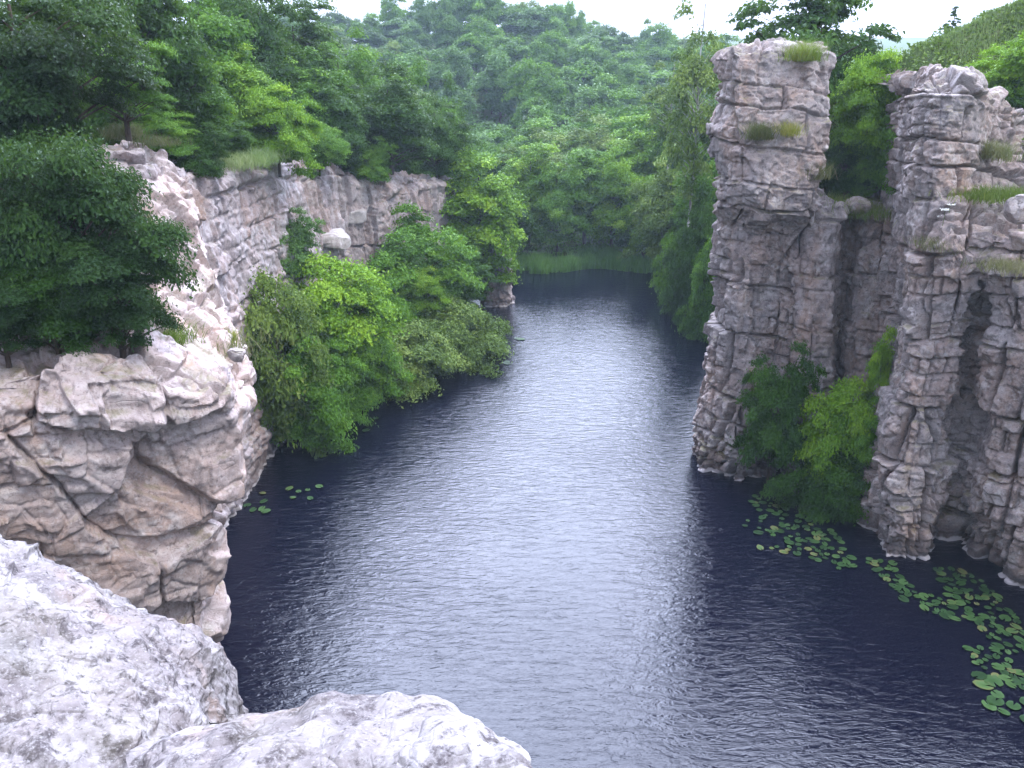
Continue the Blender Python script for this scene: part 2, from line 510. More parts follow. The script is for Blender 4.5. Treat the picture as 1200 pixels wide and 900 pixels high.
def terrain(x, y, rough=True):
    x = np.asarray(x, float); y = np.asarray(y, float)
    h = np.full(x.shape, -3.0)
    # left bank: cliff-top edge, its height, then a wooded slope
    xl = lerp1(y, [-30, 6, 10, 13, 16, 20, 24, 30, 36, 42, 47, 50, 54, 58, 63, 75, 130], [-14, -14, -13, -11.5, -10.5, -11, -12.2, -12, -11.6, -11.2, -8.6, -6.8, -6.6, -9, -13, -18, -30])
    tl = lerp1(y, [-30, 8, 14, 18, 22, 25, 33, 42, 50, 54, 60, 70, 130], [10, 9.2, 9.4, 9.9, 11.3, 11.3, 10.2, 9.6, 7.4, 6.2, 3, 2, 3])
    sl = lerp1(y, [0, 20, 45, 60, 90, 130], [0.30, 0.42, 0.42, 0.34, 0.22, 0.15])
    d = xl - x
    dd = np.clip(d, 0, None)
    hl = tl + 19 * (1 - np.exp(-sl * dd / 19))
    h = h + (hl - h) * sstep(-1.0, 0.4, d)
    # low shelf below the left wall
    xs = lerp1(y, [20, 24, 27, 30, 33, 38, 43, 46, 48, 51, 55, 58, 62], [-14, -13.2, -11.5, -9.4, -7.6, -5.2, -2.9, -1.6, -1.6, -2.2, -4.5, -6, -7])
    hs = np.clip(0.42 * (xs - x), -3, 1.6)
    m = (y > 19) & (y < 70)
    h = np.where(m, np.maximum(h, hs), h)
    # valley head and the far wooded hill
    yf = 62.5 + 1.5 * np.sin(x * 0.23) + 0.02 * (x - 6) ** 2 * (x < 6)
    hv = np.clip((y - yf) * 0.35, -3, 0.5) + 0.055 * np.clip(y - yf, 0, None) * (y > yf)
    a = x / np.maximum(y, 1)
    amp = lerp1(a, [-1.2, -0.4, -0.234, -0.127, -0.04, 0.04, 0.10, 0.156, 0.22, 0.35, 0.7], [22, 20, 18.5, 18.0, 20.5, 17.5, 14.0, 11.5, 10.5, 11.0, 12.5])
    hv = hv + (amp - 5) * sstep(85, 160, y)
    h = np.where(y > 40, np.maximum(h, hv), h)
    # right bank
    xr = lerp1(y, [-30, 14, 18, 20, 22, 24, 26, 30.2, 31.8, 33, 36, 45, 55, 62, 75, 130], [22, 18, 16.8, 16.6, 16.2, 15.8, 15.6, 15.2, 9.4, 9.9, 11.4, 11.7, 12.4, 14.5, 28, 45])
    tr = lerp1(y, [-30, 15, 20, 22, 23.5, 25, 27, 29, 31, 34, 38, 45, 55, 65, 80, 130], [9, 9.2, 9.6, 10.2, 11.6, 12.4, 11.4, 9.2, 9.6, 10.8, 8.2, 5.0, 3.0, 2, 3, 5])
    e = x - xr
    ee = np.clip(e, 0, None)
    sr = lerp1(y, [0, 20, 26, 30, 38, 45, 60, 80], [0.3, 0.34, 0.40, 0.45, 1.5, 2.0, 1.0, 0.5])
    cap = lerp1(y, [30, 38, 45, 60, 90], [9, 9, 12.0, 13, 9]); hr = tr + cap * (1 - np.exp(-sr * ee / cap))
    h2 = -3 + (hr + 3) * sstep(-0.8, 0.6, e)
    h = np.maximum(h, h2)
    # the ledge the camera stands on
    hc = -3 + 15.2 * sstep(1.6, 0.6, y) * sstep(9, 5, np.abs(x + 1))
    h = np.maximum(h, hc)
    if rough:
        p = np.stack([x.ravel(), y.ravel(), np.zeros(x.size)], 1)
        r = fbm(p, 6.0, 4, 900).reshape(x.shape)
        h = h + np.where(h > 0.3, 0.35 * r, 0)
    return h


def z_at(x, y):
    return float(terrain(np.array([x]), np.array([y]))[0])


def nonuni(lo, mid0, mid1, hi, n_in, n_out):
    a = np.linspace(0, 1, n_out, endpoint=False) ** 0.45
    left = lo + (mid0 - lo) * a
    b = (np.linspace(0, 1, n_out + 1)[1:]) ** 2.2
    right = mid1 + (hi - mid1) * b
    return np.concatenate([left, np.linspace(mid0, mid1, n_in), right])


gx = nonuni(-650, -45, 50, 650, 240, 50)
gy = nonuni(-500, -8, 95, 700, 260, 60)
GX, GY = np.meshgrid(gx, gy, indexing="ij")
GZ = terrain(GX, GY)
k = NT("forest_floor")
geo = k.n("ShaderNodeNewGeometry"); pos = geo.outputs["Position"]
n1 = k.noise(pos, 0.35, 6, 0.6); n2 = k.noise(pos, 3.0, 6, 0.65)
c = k.mix(k.rng(n1, 0.4, 0.62), (0.040, 0.075, 0.018), (0.085, 0.115, 0.035))
c = k.mix(k.rng(n2, 0.5, 0.72, 0, 0.7), c, (0.12, 0.095, 0.055))
M_GROUND = k.done(k.principled(c, 0.95, 0.1, k.bump(n2, 0.8, 0.15)))
g_me = mesh_from("ground", np.stack([GX, GY, GZ], -1).reshape(-1, 3), grid_faces(len(gx), len(gy)))
tag(link("ground", g_me, M_GROUND), kind="structure")

# ------------------------------------------------------------------ water
k = NT("dark_water")
geo = k.n("ShaderNodeNewGeometry"); pos = geo.outputs["Position"]
wv = k.mapv(pos, (0.75, 2.1, 1), (0, 0, 0.22))
w1 = k.noise(wv, 2.1, 4, 0.55, 1.1)
w2 = k.noise(k.mapv(pos, (0.9, 2.2, 1), (0, 0, -0.25)), 4.8, 3, 0.55, 0.9)
w3 = k.noise(k.mapv(pos, (1, 1.5, 1), (0, 0, 0.6)), 13.0, 2, 0.5)
calm = k.rng(k.noise(pos, 0.10, 3, 0.5), 0.38, 0.62, 0.75, 1.25)
hh = k.math("ADD", k.math("ADD", k.math("MULTIPLY", w1, 1.0), k.math("MULTIPLY", w2, 0.42)), k.math("MULTIPLY", w3, 0.14))
swx = k.n("ShaderNodeSeparateXYZ"); k.set(swx.inputs[0], pos)
hh = k.math("MULTIPLY", k.math("MULTIPLY", hh, calm), k.rng(swx.outputs["Y"], 38, 58, 1.0, 0.55))
nb = k.bump(hh, 1.0, 0.032)
pr = k.n("ShaderNodeBsdfPrincipled")
pr.inputs["Base Color"].default_value = (0.0022, 0.0026, 0.0085, 1)
pr.inputs["Roughness"].default_value = 0.03
pr.inputs["IOR"].default_value = 1.333
k.set(pr.inputs["Normal"], nb)
M_WATER = k.done(pr.outputs[0])
wx, wy = np.meshgrid(np.linspace(-40, 60, 30), np.linspace(-10, 90, 30), indexing="ij")
tag(link("water", mesh_from("water", np.stack([wx, wy, 0 * wx], -1).reshape(-1, 3), grid_faces(30, 30)), M_WATER), kind="structure")


# ------------------------------------------------------------------ rock masses
def sh(p, dx=0, dy=0, dz=0):
    return (p[0] + dx, p[1] + dy, p[2] + dz)


# --- near cliff on the left: face, nose and the shoulder that climbs to the wall
rows = []
rows.append([(-17, 7.5, -1.5), (-12.2, 10.6, -1.5), (-9.6, 12.6, -1.5), (-7.9, 14.0, -1.5), PW(263, 840, 0, 1.5), (-8.3, 17.5, -1.5), (-11.5, 21, -1.5)])
rows.append([P(-200, 800, 10.0), P(-20, 800, 12.4), P(90, 800, 13.4), P(185, 815, 14.2), P(264, 812, 15.0), (-7.6, 17.5, 1), (-11, 21, 1)])
rows.append([P(-200, 640, 10.2), P(-20, 650, 12.4), P(90, 660, 13.3), P(190, 680, 14.2), P(254, 700, 15.1), (-7.4, 17.5, 3), (-10.8, 21, 3)])
rows.append([P(-200, 560, 10.4), P(-20, 560, 12.4), P(90, 565, 13.2), P(195, 590, 14.5), P(264, 605, 15.3), (-7.0, 17.8, 5), (-10.4, 21.5, 5)])
rows.append([P(-200, 490, 10.6), P(-20, 490, 12.6), P(90, 490, 13.4), P(192, 510, 14.6), P(268, 520, 15.6), (-6.6, 18, 6.5), (-10.0, 22, 6.8)])
rows.append([P(-200, 430, 11), P(-20, 430, 13.0), P(90, 425, 13.6), P(190, 450, 14.4), P(276, 468, 15.6), (-6.4, 18.4, 7.3), (-9.8, 22.2, 8.2)])
rows.append([P(-200, 395, 12), P(-20, 400, 14.0), P(90, 388, 14.6), P(190, 415, 15.2), P(266, 415, 16.8), (-6.9, 19.4, 7.6), (-9.6, 23, 9)])
rows.append([P(-200, 360, 14), P(-20, 360, 16), P(90, 350, 16.6), P(180, 350, 17.4), P(252, 362, 19.2), (-7.8, 21.4, 8.4), (-9.6, 24, 9.6)])
rows.append([P(-200, 300, 16), P(-20, 300, 19), P(80, 285, 19.6), P(165, 280, 20.2), P(230, 300, 22), (-8.9, 23.4, 9.6), (-9.8, 25, 10.4)])
rows.append([P(-200, 220, 20), P(-20, 220, 22), P(90, 200, 22.6), P(155, 190, 23.6), P(212, 205, 24.8), (-9.8, 25.4, 11.0), (-10.4, 26.4, 11)])
rows.append([P(-200, 170, 24), P(-20, 170, 25), P(95, 165, 25.2), P(150, 168, 26), P(205, 190, 27), (-11, 27, 11.0), (-12, 27, 10.5)])


def rel_near(p):
    big = fracture(p, [((2.4, 2.4, 1.9), 0.26, 0.28, 0.06), ((1.1, 1.1, 0.85), 0.08, 0.09, 0.04), ((0.42, 0.42, 0.3), 0.02, 0.02, 0.02)], 31, 0.65, 0.28, 0.2)
    top = sstep(6.3, 8.0, p[:, 2])
    extra = fracture(p, [((1.0, 0.8, 0.5), 0.16, 0.16, 0.06, "b"), ((0.42, 0.42, 0.24), 0.035, 0.05, 0.035)], 47, 0.2, 0.2, 0.15)
    return big + extra * (0.12 + 0.88 * top) + 0.025 * fbm(p, 0.5, 4, 5) - 0.18


near = net_rock("rock_cliff", rows, 900, 820, rel_near, M_ROCK_L, facets=[((2.2, 2.2, 1.7), 0.8, 0.16, 701, 0.65, 0.28), ((1.0, 1.0, 0.8), 0.7, 0.16, 702, 0.3, 0.3), ((0.36, 0.36, 0.28), 0.5, 0.11, 703, 0.8, 0.2)])
tag(near, "pale pink cracked rock cliff at the left with a blunt nose above dark water", "cliff", "granite cliffs around the flooded quarry")

# --- the long wall behind the bushes on the left
tops = [(-13.5, 21.5, 12.2), P(150, 180, 22.8), P(200, 193, 25), P(245, 197, 28.2), P(300, 193, 33), P(345, 190, 37.5), P(385, 182, 42), P(402, 202, 43.4), P(440, 212, 45), P(470, 210, 47), P(513, 207, 50), (-3.6, 53.5, 7.4), (-6, 57, 5)]
fr = [0.55, 0.75, 0.7, 0.8, 0.8, 0.8, 0.9, 0.3, 0.6, 0.5, 0.5, 0.3, 0.2]
rows = []
for zf, lean in ((-1.0, 1.0), (0.18, 0.95), (0.42, 0.7), (0.62, 0.55), (0.8, 0.35), (0.93, 0.12), (1.0, 0.0)):
    r = []
    for (x, y, z), f in zip(tops, fr):
        zz = -1.0 if zf < 0 else z * zf
        r.append((x + lean * f * 1.2, y - lean * f * 0.5, zz))
    rows.append(r)
rows.append([(x - 0.8, y + 0.3, z + 0.10) for x, y, z in tops])
rows.append([(x - 2.6, y + 0.8, z - 0.3) for x, y, z in tops])


def rel_wall(p):
    a = fracture(p, [((2.2, 2.0, 1.2), 0.15, 0.50, 0.07, "b"), ((1.0, 0.9, 0.6), 0.08, 0.30, 0.055, "b"), ((0.4, 0.4, 0.3), 0.035, 0.06, 0.04)], 77, 0.3, 0.05, 0.2)
    b = fracture(p, [((0.8, 0.8, 3.4), 0.22, 0.50, 0.08, "b"), ((0.42, 0.42, 1.2), 0.07, 0.16, 0.05)], 78, 0.5, 0.0, 0.12)
    m = sstep(36, 39, p[:, 1])
    return a * (1 - m) + b * m + 0.03 * fbm(p, 0.6, 4, 6)


wall = net_rock("rock_cliff", rows, 900, 300, rel_wall, M_ROCK_W, out=(8, 30, 6), worn=1, facets=[((2.2, 2.0, 1.3), 0.9, 0.08, 711, 0.3, 0.05, "b"), ((0.9, 0.9, 0.8), 0.8, 0.14, 712, 0.3, 0.1), ((0.40, 0.40, 0.36), 0.7, 0.20, 713)])
tag(wall, "pale grey rock wall under the wooded slope, with upright ribs at its far end", "cliff", "granite cliffs around the flooded quarry")

# --- small rock stub at the water behind the bushes
ring = []
for z, w, lean in ((-1, 1.0, 0), (0.1, 1.0, 0), (1.2, 0.85, 0.1), (2.4, 0.72, 0.2), (3.4, 0.6, 0.2), (4.0, 0.35, 0.2), (4.05, 0.02, 0.2)):
    c0 = PW(583, 358)
    ring.append([(c0[0] + lean + w * 1.0 * math.cos(t), c0[1] + 0.9 + w * 1.3 * math.sin(t), z) for t in np.linspace(0, 2 * math.pi, 13)])
stub = net_rock("rock_stub", ring, 200, 170, lambda p: fracture(p, [((0.8, 0.8, 1.2), 0.16, 0.15, 0.06), ((0.35, 0.35, 0.5), 0.10, 0.12, 0.04)], 90, 0.3), M_ROCK_W, worn=1, facets=[((0.7, 0.7, 1.0), 0.9, 0.25, 751), ((0.3, 0.3, 0.4), 0.7, 0.25, 752)])
tag(stub, "small upright rock at the water's edge under the tall bright tree", "rock")

# --- tall pillar on the right
B = [
    [PW(819, 545, 0, 1.5), PW(868, 568, 0, 1.5), PW(893, 562, 0, 1.5), PW(915, 552, 0, 1.5)],
    [PW(819, 543, 0, -0.2), PW(868, 566, 0, -0.2), PW(890, 560, 0, -0.2), PW(912, 550, 0, -0.2)],
    [P(812, 500, 28.4), P(860, 505, 26.9), P(890, 500, 27.0), P(922, 495, 27.5)],
    [P(829, 450, 28.7), P(870, 440, 27.3), P(905, 440, 27.9), P(936, 430, 27.6)],
    [P(834, 402, 28.9), P(872, 400, 27.4), P(908, 400, 28.2), P(942, 385, 27.7)],
    [P(841, 330, 29.0), P(873, 330, 27.4), P(912, 330, 28.5), P(950, 318, 27.7)],
    [P(844, 268, 29.1), P(870, 262, 27.5), P(915, 268, 27.8), P(960, 260, 28.1)],
    [P(842, 250, 28.6), P(868, 247, 26.7), P(912, 255, 26.5), P(961, 246, 27.1)],
    [P(836, 195, 28.5), P(868, 205, 26.6), P(915, 205, 26.4), P(969, 188, 27.0)],
    [P(828, 155, 28.5), P(862, 150, 26.8), P(915, 150, 26.6), P(974, 140, 27.2)],
    [P(847, 115, 28.7), P(868, 115, 27.1), P(920, 112, 26.9), P(973, 108, 27.4)],
    [P(846, 82, 28.8), P(866, 86, 27.3), P(920, 82, 27.1), P(975, 76, 27.5)],
    [P(844, 66, 28.9), P(866, 60, 27.5), P(920, 56, 27.4), P(977, 50, 27.7)],
]
rows = []
for r in B:
    b, e = r[0], r[-1]
    rows.append([sh(b, 2.6, 5.0), sh(b, 1.0, 3.0)] + r + [sh(e, 0.35, 2.6), sh(e, 0.2, 5.2)])
t = rows[-1]
rows.append([sh(t[0], 0, 0, 0), sh(t[1], 0.6, 0, 0), sh(t[2], .5, .8, .02), sh(t[3], .2, 1.2, .02), sh(t[4], 0, 1.2, .02), sh(t[5], -.3, 1.0, 0), sh(t[6], -.4, 0, 0), sh(t[7], -.2, 0, 0)])
rows.append([sh(t[0], .2, 0, 0)] + [sh(t[1], 1.2, 0.2, -.1), sh(t[2], 1.2, 2.6, -.1), sh(t[3], .7, 3.4, -.1), sh(t[4], 0, 3.5, -.1), sh(t[5], -1.0, 3.2, -.1), sh(t[6], -1.0, .4, 0)] + [sh(t[7], -.8, 0, -.1)])


def rel_pillar(p):
    up = sstep(8.9, 9.2, p[:, 2])
    a = fracture(p, [((2.2, 2.0, 1.0), 0.14, 0.60, 0.07, "b"), ((1.2, 1.1, 0.38), 0.09, 0.40, 0.045, "b"), ((0.45, 0.45, 0.22), 0.03, 0.05, 0.03)], 321, 0.2, 0.10, 0.2)
    b = fracture(p, [((1.1, 1.0, 2.2), 0.20, 0.80, 0.08, "b"), ((0.80, 0.75, 0.65), 0.12, 0.45, 0.055, "b"), ((0.36, 0.36, 0.28), 0.045, 0.06, 0.03)], 331, 0.4, 0.16, 0.2)
    return a * up + b * (1 - up) + 0.03 * fbm(p, 0.5, 4, 7) + 0.03


pil = net_rock("rock_pillar", rows, 640, 700, rel_pillar, M_ROCK_R, mix=0.3, worn=1, facets=[((1.6, 1.5, 1.05), 0.9, 0.07, 721, 0.2, 0.10, "b"), ((0.85, 0.85, 0.6), 0.8, 0.14, 722, 0.5, 0.2), ((0.36, 0.36, 0.26), 0.75, 0.22, 723, 0.2, 0.1)])
tag(pil, "tall free-standing rock pillar of layered blocks with an overhanging upper half", "rock pillar")

# --- slabs at the back of the recess between pillar and buttress
us = [930, 944, 962, 986, 991, 1002, 1007, 1030, 1056, 1062, 1075, 1095]
ds = [30.0, 28.3, 27.9, 28.0, 30.2, 30.4, 29.1, 28.7, 28.6, 28.2, 27.0, 26.2]
vt = [252, 248, 240, 240, 262, 262, 252, 246, 240, 236, 230, 215]
rows = []
for v in (640, 520, 450, 400, 350, 300, None):
    r = []
    for u, dpt, tv in zip(us, ds, vt):
        vv = tv if v is None else v
        uu = u - (0.19 * (vv - 245) * (u - 600) / 480 * 0.5)
        r.append(P(uu, vv, dpt - (0.006 * (vv - 240))))
    rows.append(r)
rows.append([sh(q, 0, 0.7, 0.12) for q in rows[-1]])
rows.append([sh(q, 0, 2.2, 0.2) for q in rows[-2]])


def rel_slab(p):
    return fracture(p, [((1.5, 1.5, 2.0), 0.12, 0.40, 0.06, "b"), ((0.9, 0.9, 0.6), 0.07, 0.30, 0.05, "b"), ((0.35, 0.35, 0.3), 0.035, 0.05, 0.03)], 151, 0.1, 0.05, 0.12) + 0.02 * fbm(p, 0.5, 4, 8)


slab = net_rock("rock_wall", rows, 300, 360, rel_slab, M_ROCK_R, mix=0.15, nblur=2, worn=1, facets=[((0.9, 0.9, 0.9), 0.8, 0.14, 741), ((0.36, 0.36, 0.3), 0.7, 0.22, 742)])
tag(slab, "back wall of upright rock slabs in the recess between the pillar and the right buttress", "rock wall")

# --- buttress at the right edge
B = [
    [PW(1026, 650, 0, 1.5), PW(1062, 660, 0, 1.5), PW(1100, 650, 0, 1.5), PW(1112, 648, 0, 1.5, .9), PW(1150, 664, 0, 1.5), PW(1205, 702, 0, 1.5), PW(1330, 760, 0, 1.5)],
    [PW(1025, 645, 0, -.1), PW(1062, 655, 0, -.1), PW(1098, 646, 0, -.1), PW(1110, 645, 0, -.1, .9), PW(1150, 660, 0, -.1), PW(1205, 698, 0, -.1), PW(1330, 750, 0, -.1)],
    [P(1032, 566, 22.2), P(1066, 570, 21.5), P(1104, 560, 21.7), P(1116, 566, 22.9), P(1152, 580, 21.0), P(1205, 605, 20.1), P(1330, 620, 18.8)],
    [P(1053, 470, 22.5), P(1080, 470, 21.9), P(1116, 470, 22.1), P(1130, 476, 23.4), P(1160, 480, 21.2), P(1205, 495, 20.5), P(1330, 500, 19)],
    [P(1064, 405, 23.0), P(1088, 402, 22.3), P(1128, 402, 22.2), P(1142, 400, 23.5), P(1166, 400, 21.5), P(1206, 400, 20.8), P(1330, 400, 19.4)],
    [P(1066, 345, 23.2), P(1090, 345, 22.4), P(1132, 345, 21.9), P(1152, 345, 22.6), P(1172, 340, 21.4), P(1210, 330, 20.9), P(1330, 330, 19.8)],
    [P(1070, 285, 23.5), P(1094, 285, 22.8), P(1112, 274, 22.3), P(1150, 272, 22.0), P(1180, 280, 21.5), P(1212, 290, 21.1), P(1330, 290, 20.4)],
    [P(1074, 220, 23.8), P(1098, 222, 23.2), P(1118, 228, 23.3), P(1150, 252, 23.2), P(1185, 258, 22.9), P(1222, 258, 22.8), P(1330, 250, 22)],
    [P(1077, 160, 24.0), P(1100, 160, 23.4), P(1130, 165, 23.6), P(1160, 205, 24.8), P(1195, 215, 25), P(1232, 215, 25), P(1330, 210, 24)],
    [P(1080, 108, 24.2), P(1104, 106, 23.6), P(1140, 108, 23.9), P(1170, 135, 25.6), P(1200, 160, 26.6), P(1245, 160, 26.6), P(1330, 150, 26)],
    [P(1082, 98, 24.6), P(1106, 92, 24.2), P(1140, 90, 24.6), P(1165, 105, 26.2), P(1200, 135, 27.4), P(1250, 130, 27.4), P(1330, 120, 27)],
]
rows = []
for r in B:
    b = r[0]
    rows.append([sh(b, 1.8, 6.0), sh(b, 0.75, 2.6)] + r)
rows.append([sh(t, .3, 1.6, .1) for t in rows[-1]])
rows.append([sh(t, .8, 3.4, -.1) for t in rows[-2]])


def rel_butt(p):
    a = fracture(p, [((1.2, 1.1, 2.0), 0.22, 0.80, 0.08, "b"), ((0.85, 0.75, 0.60), 0.12, 0.45, 0.055, "b"), ((0.36, 0.36, 0.26), 0.05, 0.06, 0.03)], 171, 0.35, -0.12, 0.2)
    up = sstep(10.3, 11.0, p[:, 2])
    b = fracture(p, [((1.6, 1.4, 0.85), 0.14, 0.60, 0.07, "b"), ((1.1, 1.0, 0.36), 0.09, 0.40, 0.045, "b"), ((0.45, 0.45, 0.2), 0.035, 0.05, 0.03)], 181, 0.2, 0.08, 0.2)
    return a * (1 - up) + b * up + 0.03 * fbm(p, 0.5, 4, 9)


butt = net_rock("rock_buttress", rows, 640, 640, rel_butt, M_ROCK_R, mix=0.3, worn=1, facets=[((1.4, 1.3, 1.05), 0.9, 0.08, 731, 0.35, -0.12, "b"), ((0.8, 0.8, 0.6), 0.8, 0.15, 732, 0.2, 0.1), ((0.34, 0.34, 0.24), 0.75, 0.24, 733)])
tag(butt, "massive broken rock buttress at the right edge with a deep slanting cleft and blocky shoulders", "cliff", "granite cliffs around the flooded quarry")

# --- foreground boulders on the camera's side
rows = [
    [(-6.5, 5.5, 2), (-4.6, 5.4, 2), (-3.6, 5.6, 2), (-2.7, 5.4, 2), (-2.2, 5.2, 2), (-1.75, 4.7, 2), (-1.5, 4.2, 2)],
    [sh(q, 0.05, 0.45, -0.7) for q in (P(-260, 520, 5.0), P(0, 628, 4.8), P(75, 668, 4.6), P(175, 713, 4.5), P(218, 740, 4.4), P(236, 785, 4.2), P(232, 850, 3.8))],
    [P(-260, 520, 5.0), P(0, 628, 4.8), P(75, 668, 4.6), P(175, 713, 4.5), P(218, 740, 4.4), P(240, 785, 4.2), P(236, 850, 3.8)],
    [P(-260, 600, 4.2), P(0, 680, 4.1), P(75, 712, 4.0), P(170, 752, 3.95), P(206, 775, 3.95), P(232, 815, 3.85), P(238, 870, 3.6)],
    [P(-260, 760, 3.4), P(0, 770, 3.35), P(75, 800, 3.3), P(150, 820, 3.3), P(196, 835, 3.35), P(228, 862, 3.35), P(240, 900, 3.3)],
    [P(-260, 930, 2.6), P(0, 930, 2.6), P(75, 930, 2.65), P(140, 920, 2.75), P(185, 925, 2.85), P(215, 935, 2.95), P(235, 950, 3.0)],
    [P(-300, 1100, 2.0), P(0, 1100, 2.0), P(75, 1100, 2.1), P(120, 1080, 2.2), P(160, 1040, 2.4), P(180, 1000, 2.6), P(195, 960, 2.8)],
    [P(-300, 1300, 1.6), P(0, 1300, 1.6), P(75, 1300, 1.7), P(120, 1280, 1.8), P(160, 1240, 2.0), P(180, 1200, 2.2), P(195, 1100, 2.5)],
]


def rel_fg(p, s=211):
    rid = 1 - np.abs(fbm(p, 0.55, 4, s + 20, 0.55))
    g, h, off = blocks(p + 0.05 * np.stack([fbm(p, 0.3, 3, s + 5)] * 3, 1), (0.9, 0.9, 0.6), s, 0.95, 0.0)
    return 0.05 * fbm(p, 0.42, 6, s + 3, 0.6) + 0.03 * (rid - 0.7) - 0.03 * (1 - sstep(0, 0.05, g)) * h01(rehash(h, 3)) + 0.010 * fbm(p, 0.07, 3, s + 9, 0.6)


fgl = net_rock("boulder", rows, 620, 620, rel_fg, M_ROCK_F, mix=0.2, nblur=40, out=(0, 1, 16), soften=220, smooth=True)
tag(fgl, "big lichen-crusted pale boulder in the lower left corner, sloping down from the frame edge", "boulder", "pale boulders at the camera's feet")

rows = [
    [(-1.6, 3.6, 2), (-1.0, 3.7, 2), (-0.6, 3.75, 2), (-0.3, 3.75, 2), (0.0, 3.6, 2), (0.3, 3.2, 2), (0.5, 2.6, 2)],
    [sh(q, 0.0, 0.35, -0.5) for q in (P(110, 881, 2.9), P(245, 829, 2.95), P(335, 813, 3.0), P(430, 804, 3.0), P(512, 809, 2.9), P(600, 857, 2.65), P(640, 930, 2.2))],
    [P(110, 881, 2.9), P(245, 829, 2.95), P(335, 813, 3.0), P(430, 804, 3.0), P(512, 809, 2.9), P(600, 855, 2.65), P(640, 922, 2.2)],
    [P(125, 919, 2.5), P(255, 875, 2.55), P(340, 863, 2.6), P(430, 855, 2.6), P(508, 859, 2.5), P(578, 887, 2.35), P(628, 945, 2.0)],
    [P(125, 1019, 2.1), P(255, 1000, 2.1), P(340, 1010, 2.1), P(430, 1005, 2.1), P(508, 1005, 2.05), P(572, 1015, 1.95), P(618, 1040, 1.8)],
    [P(125, 1219, 1.6), P(255, 1220, 1.6), P(340, 1250, 1.6), P(430, 1250, 1.6), P(508, 1250, 1.6), P(570, 1250, 1.55), P(620, 1250, 1.5)],
    [P(100, 1500, 1.3), P(255, 1470, 1.3), P(340, 1500, 1.3), P(430, 1500, 1.3), P(508, 1500, 1.3), P(580, 1500, 1.25), P(640, 1500, 1.2)],
]
rows = [r + [sh(r[-1], 0.16, -0.05, -0.5), sh(r[-1], 0.22, 0.0, -2.5), sh(r[-1], 0.3, 0.1, -6)] for r in rows]
fgr = net_rock("boulder", rows, 560, 480, lambda p: rel_fg(p, 231), M_ROCK_F, mix=0.2, nblur=40, out=(0, 1, 16), soften=220, smooth=True)
tag(fgr, "rounded whitish boulder top at the bottom edge, right in front of the viewer", "boulder", "pale boulders at the camera's feet")


def stone(name, loc, dims, seed, mat, label, cat="rock", group=None, rz=0.0):
    th = np.linspace(0, 2 * math.pi, 41); ph = np.linspace(-math.pi / 2, math.pi / 2, 31)
    T, H = np.meshgrid(th, ph, indexing="ij")
    d = np.stack([np.cos(H) * np.cos(T), np.cos(H) * np.sin(T), np.sin(H)], -1).reshape(-1, 3)
    d = np.sign(d) * np.abs(d) ** 0.5
    d[:, :2] = d[:, :2]
    p = d * np.array(dims) / 2
    rs = np.random.default_rng(seed)
    for _ in range(9):
        c = rs.normal(size=3); c /= np.linalg.norm(c)
        ext = np.abs(p @ c).max() * rs.uniform(0.62, 0.85)
        p = p - np.clip(p @ c - ext, 0, None)[:, None] * c
    w = fbm(p + seed * 3.1, max(dims) * 0.45, 4, seed) * 0.08 + fracture(p + seed, [((max(dims) * .6,) * 3, 0.10, 0.06, 0.05)], seed)
    p = p * (1 + w[:, None] * 0.9)
    p[:, 2] += dims[2] * 0.35
    o = link(name, mesh_from(name, p, grid_faces(41, 31), False), mat)
    o.location = loc; o.rotation_euler = (0, 0, rz)
    return tag(o, label, cat, group)


def on_px(u, v, Y, dz=0.0):
    p = P(u, v, Y)
    return (p[0], p[1], p[2] + dz)


stone("rock_slab", on_px(388, 288, 39.7), (2.0, 1.8, 0.9), 3, M_SLAB, "larger flat white rock slab below the pale wall, beside the grey-green shrub", "rock", "white slabs under the left wall", 0.3)
stone("rock_slab", on_px(413, 258, 43.9), (1.4, 1.4, 0.7), 4, M_SLAB, "smaller white rock slab above the larger one, against the pale wall", "rock", "white slabs under the left wall", 0.1)
stone("stone", on_px(279, 424, 15.9), (0.36, 0.34, 0.34), 5, M_ROCK_R, "dark grey rounded stone perched on the lip of the near left cliff", "stone")
stone("rock_block", on_px(1003, 247, 28.5), (0.75, 0.8, 0.6), 6, M_ROCK_R, "square rock block resting on top of the recess slabs", "rock")
stone("stone", on_px(1193, 262, 21.8), (0.75, 0.6, 0.85), 7, M_ROCK_R, "upper grey stone on the grassy ledge at the right edge", "stone", "stones on the right ledge")
stone("stone", on_px(1196, 290, 21.4), (0.7, 0.6, 0.55), 8, M_ROCK_R, "lower grey stone on the grassy ledge at the right edge", "stone", "stones on the right ledge")


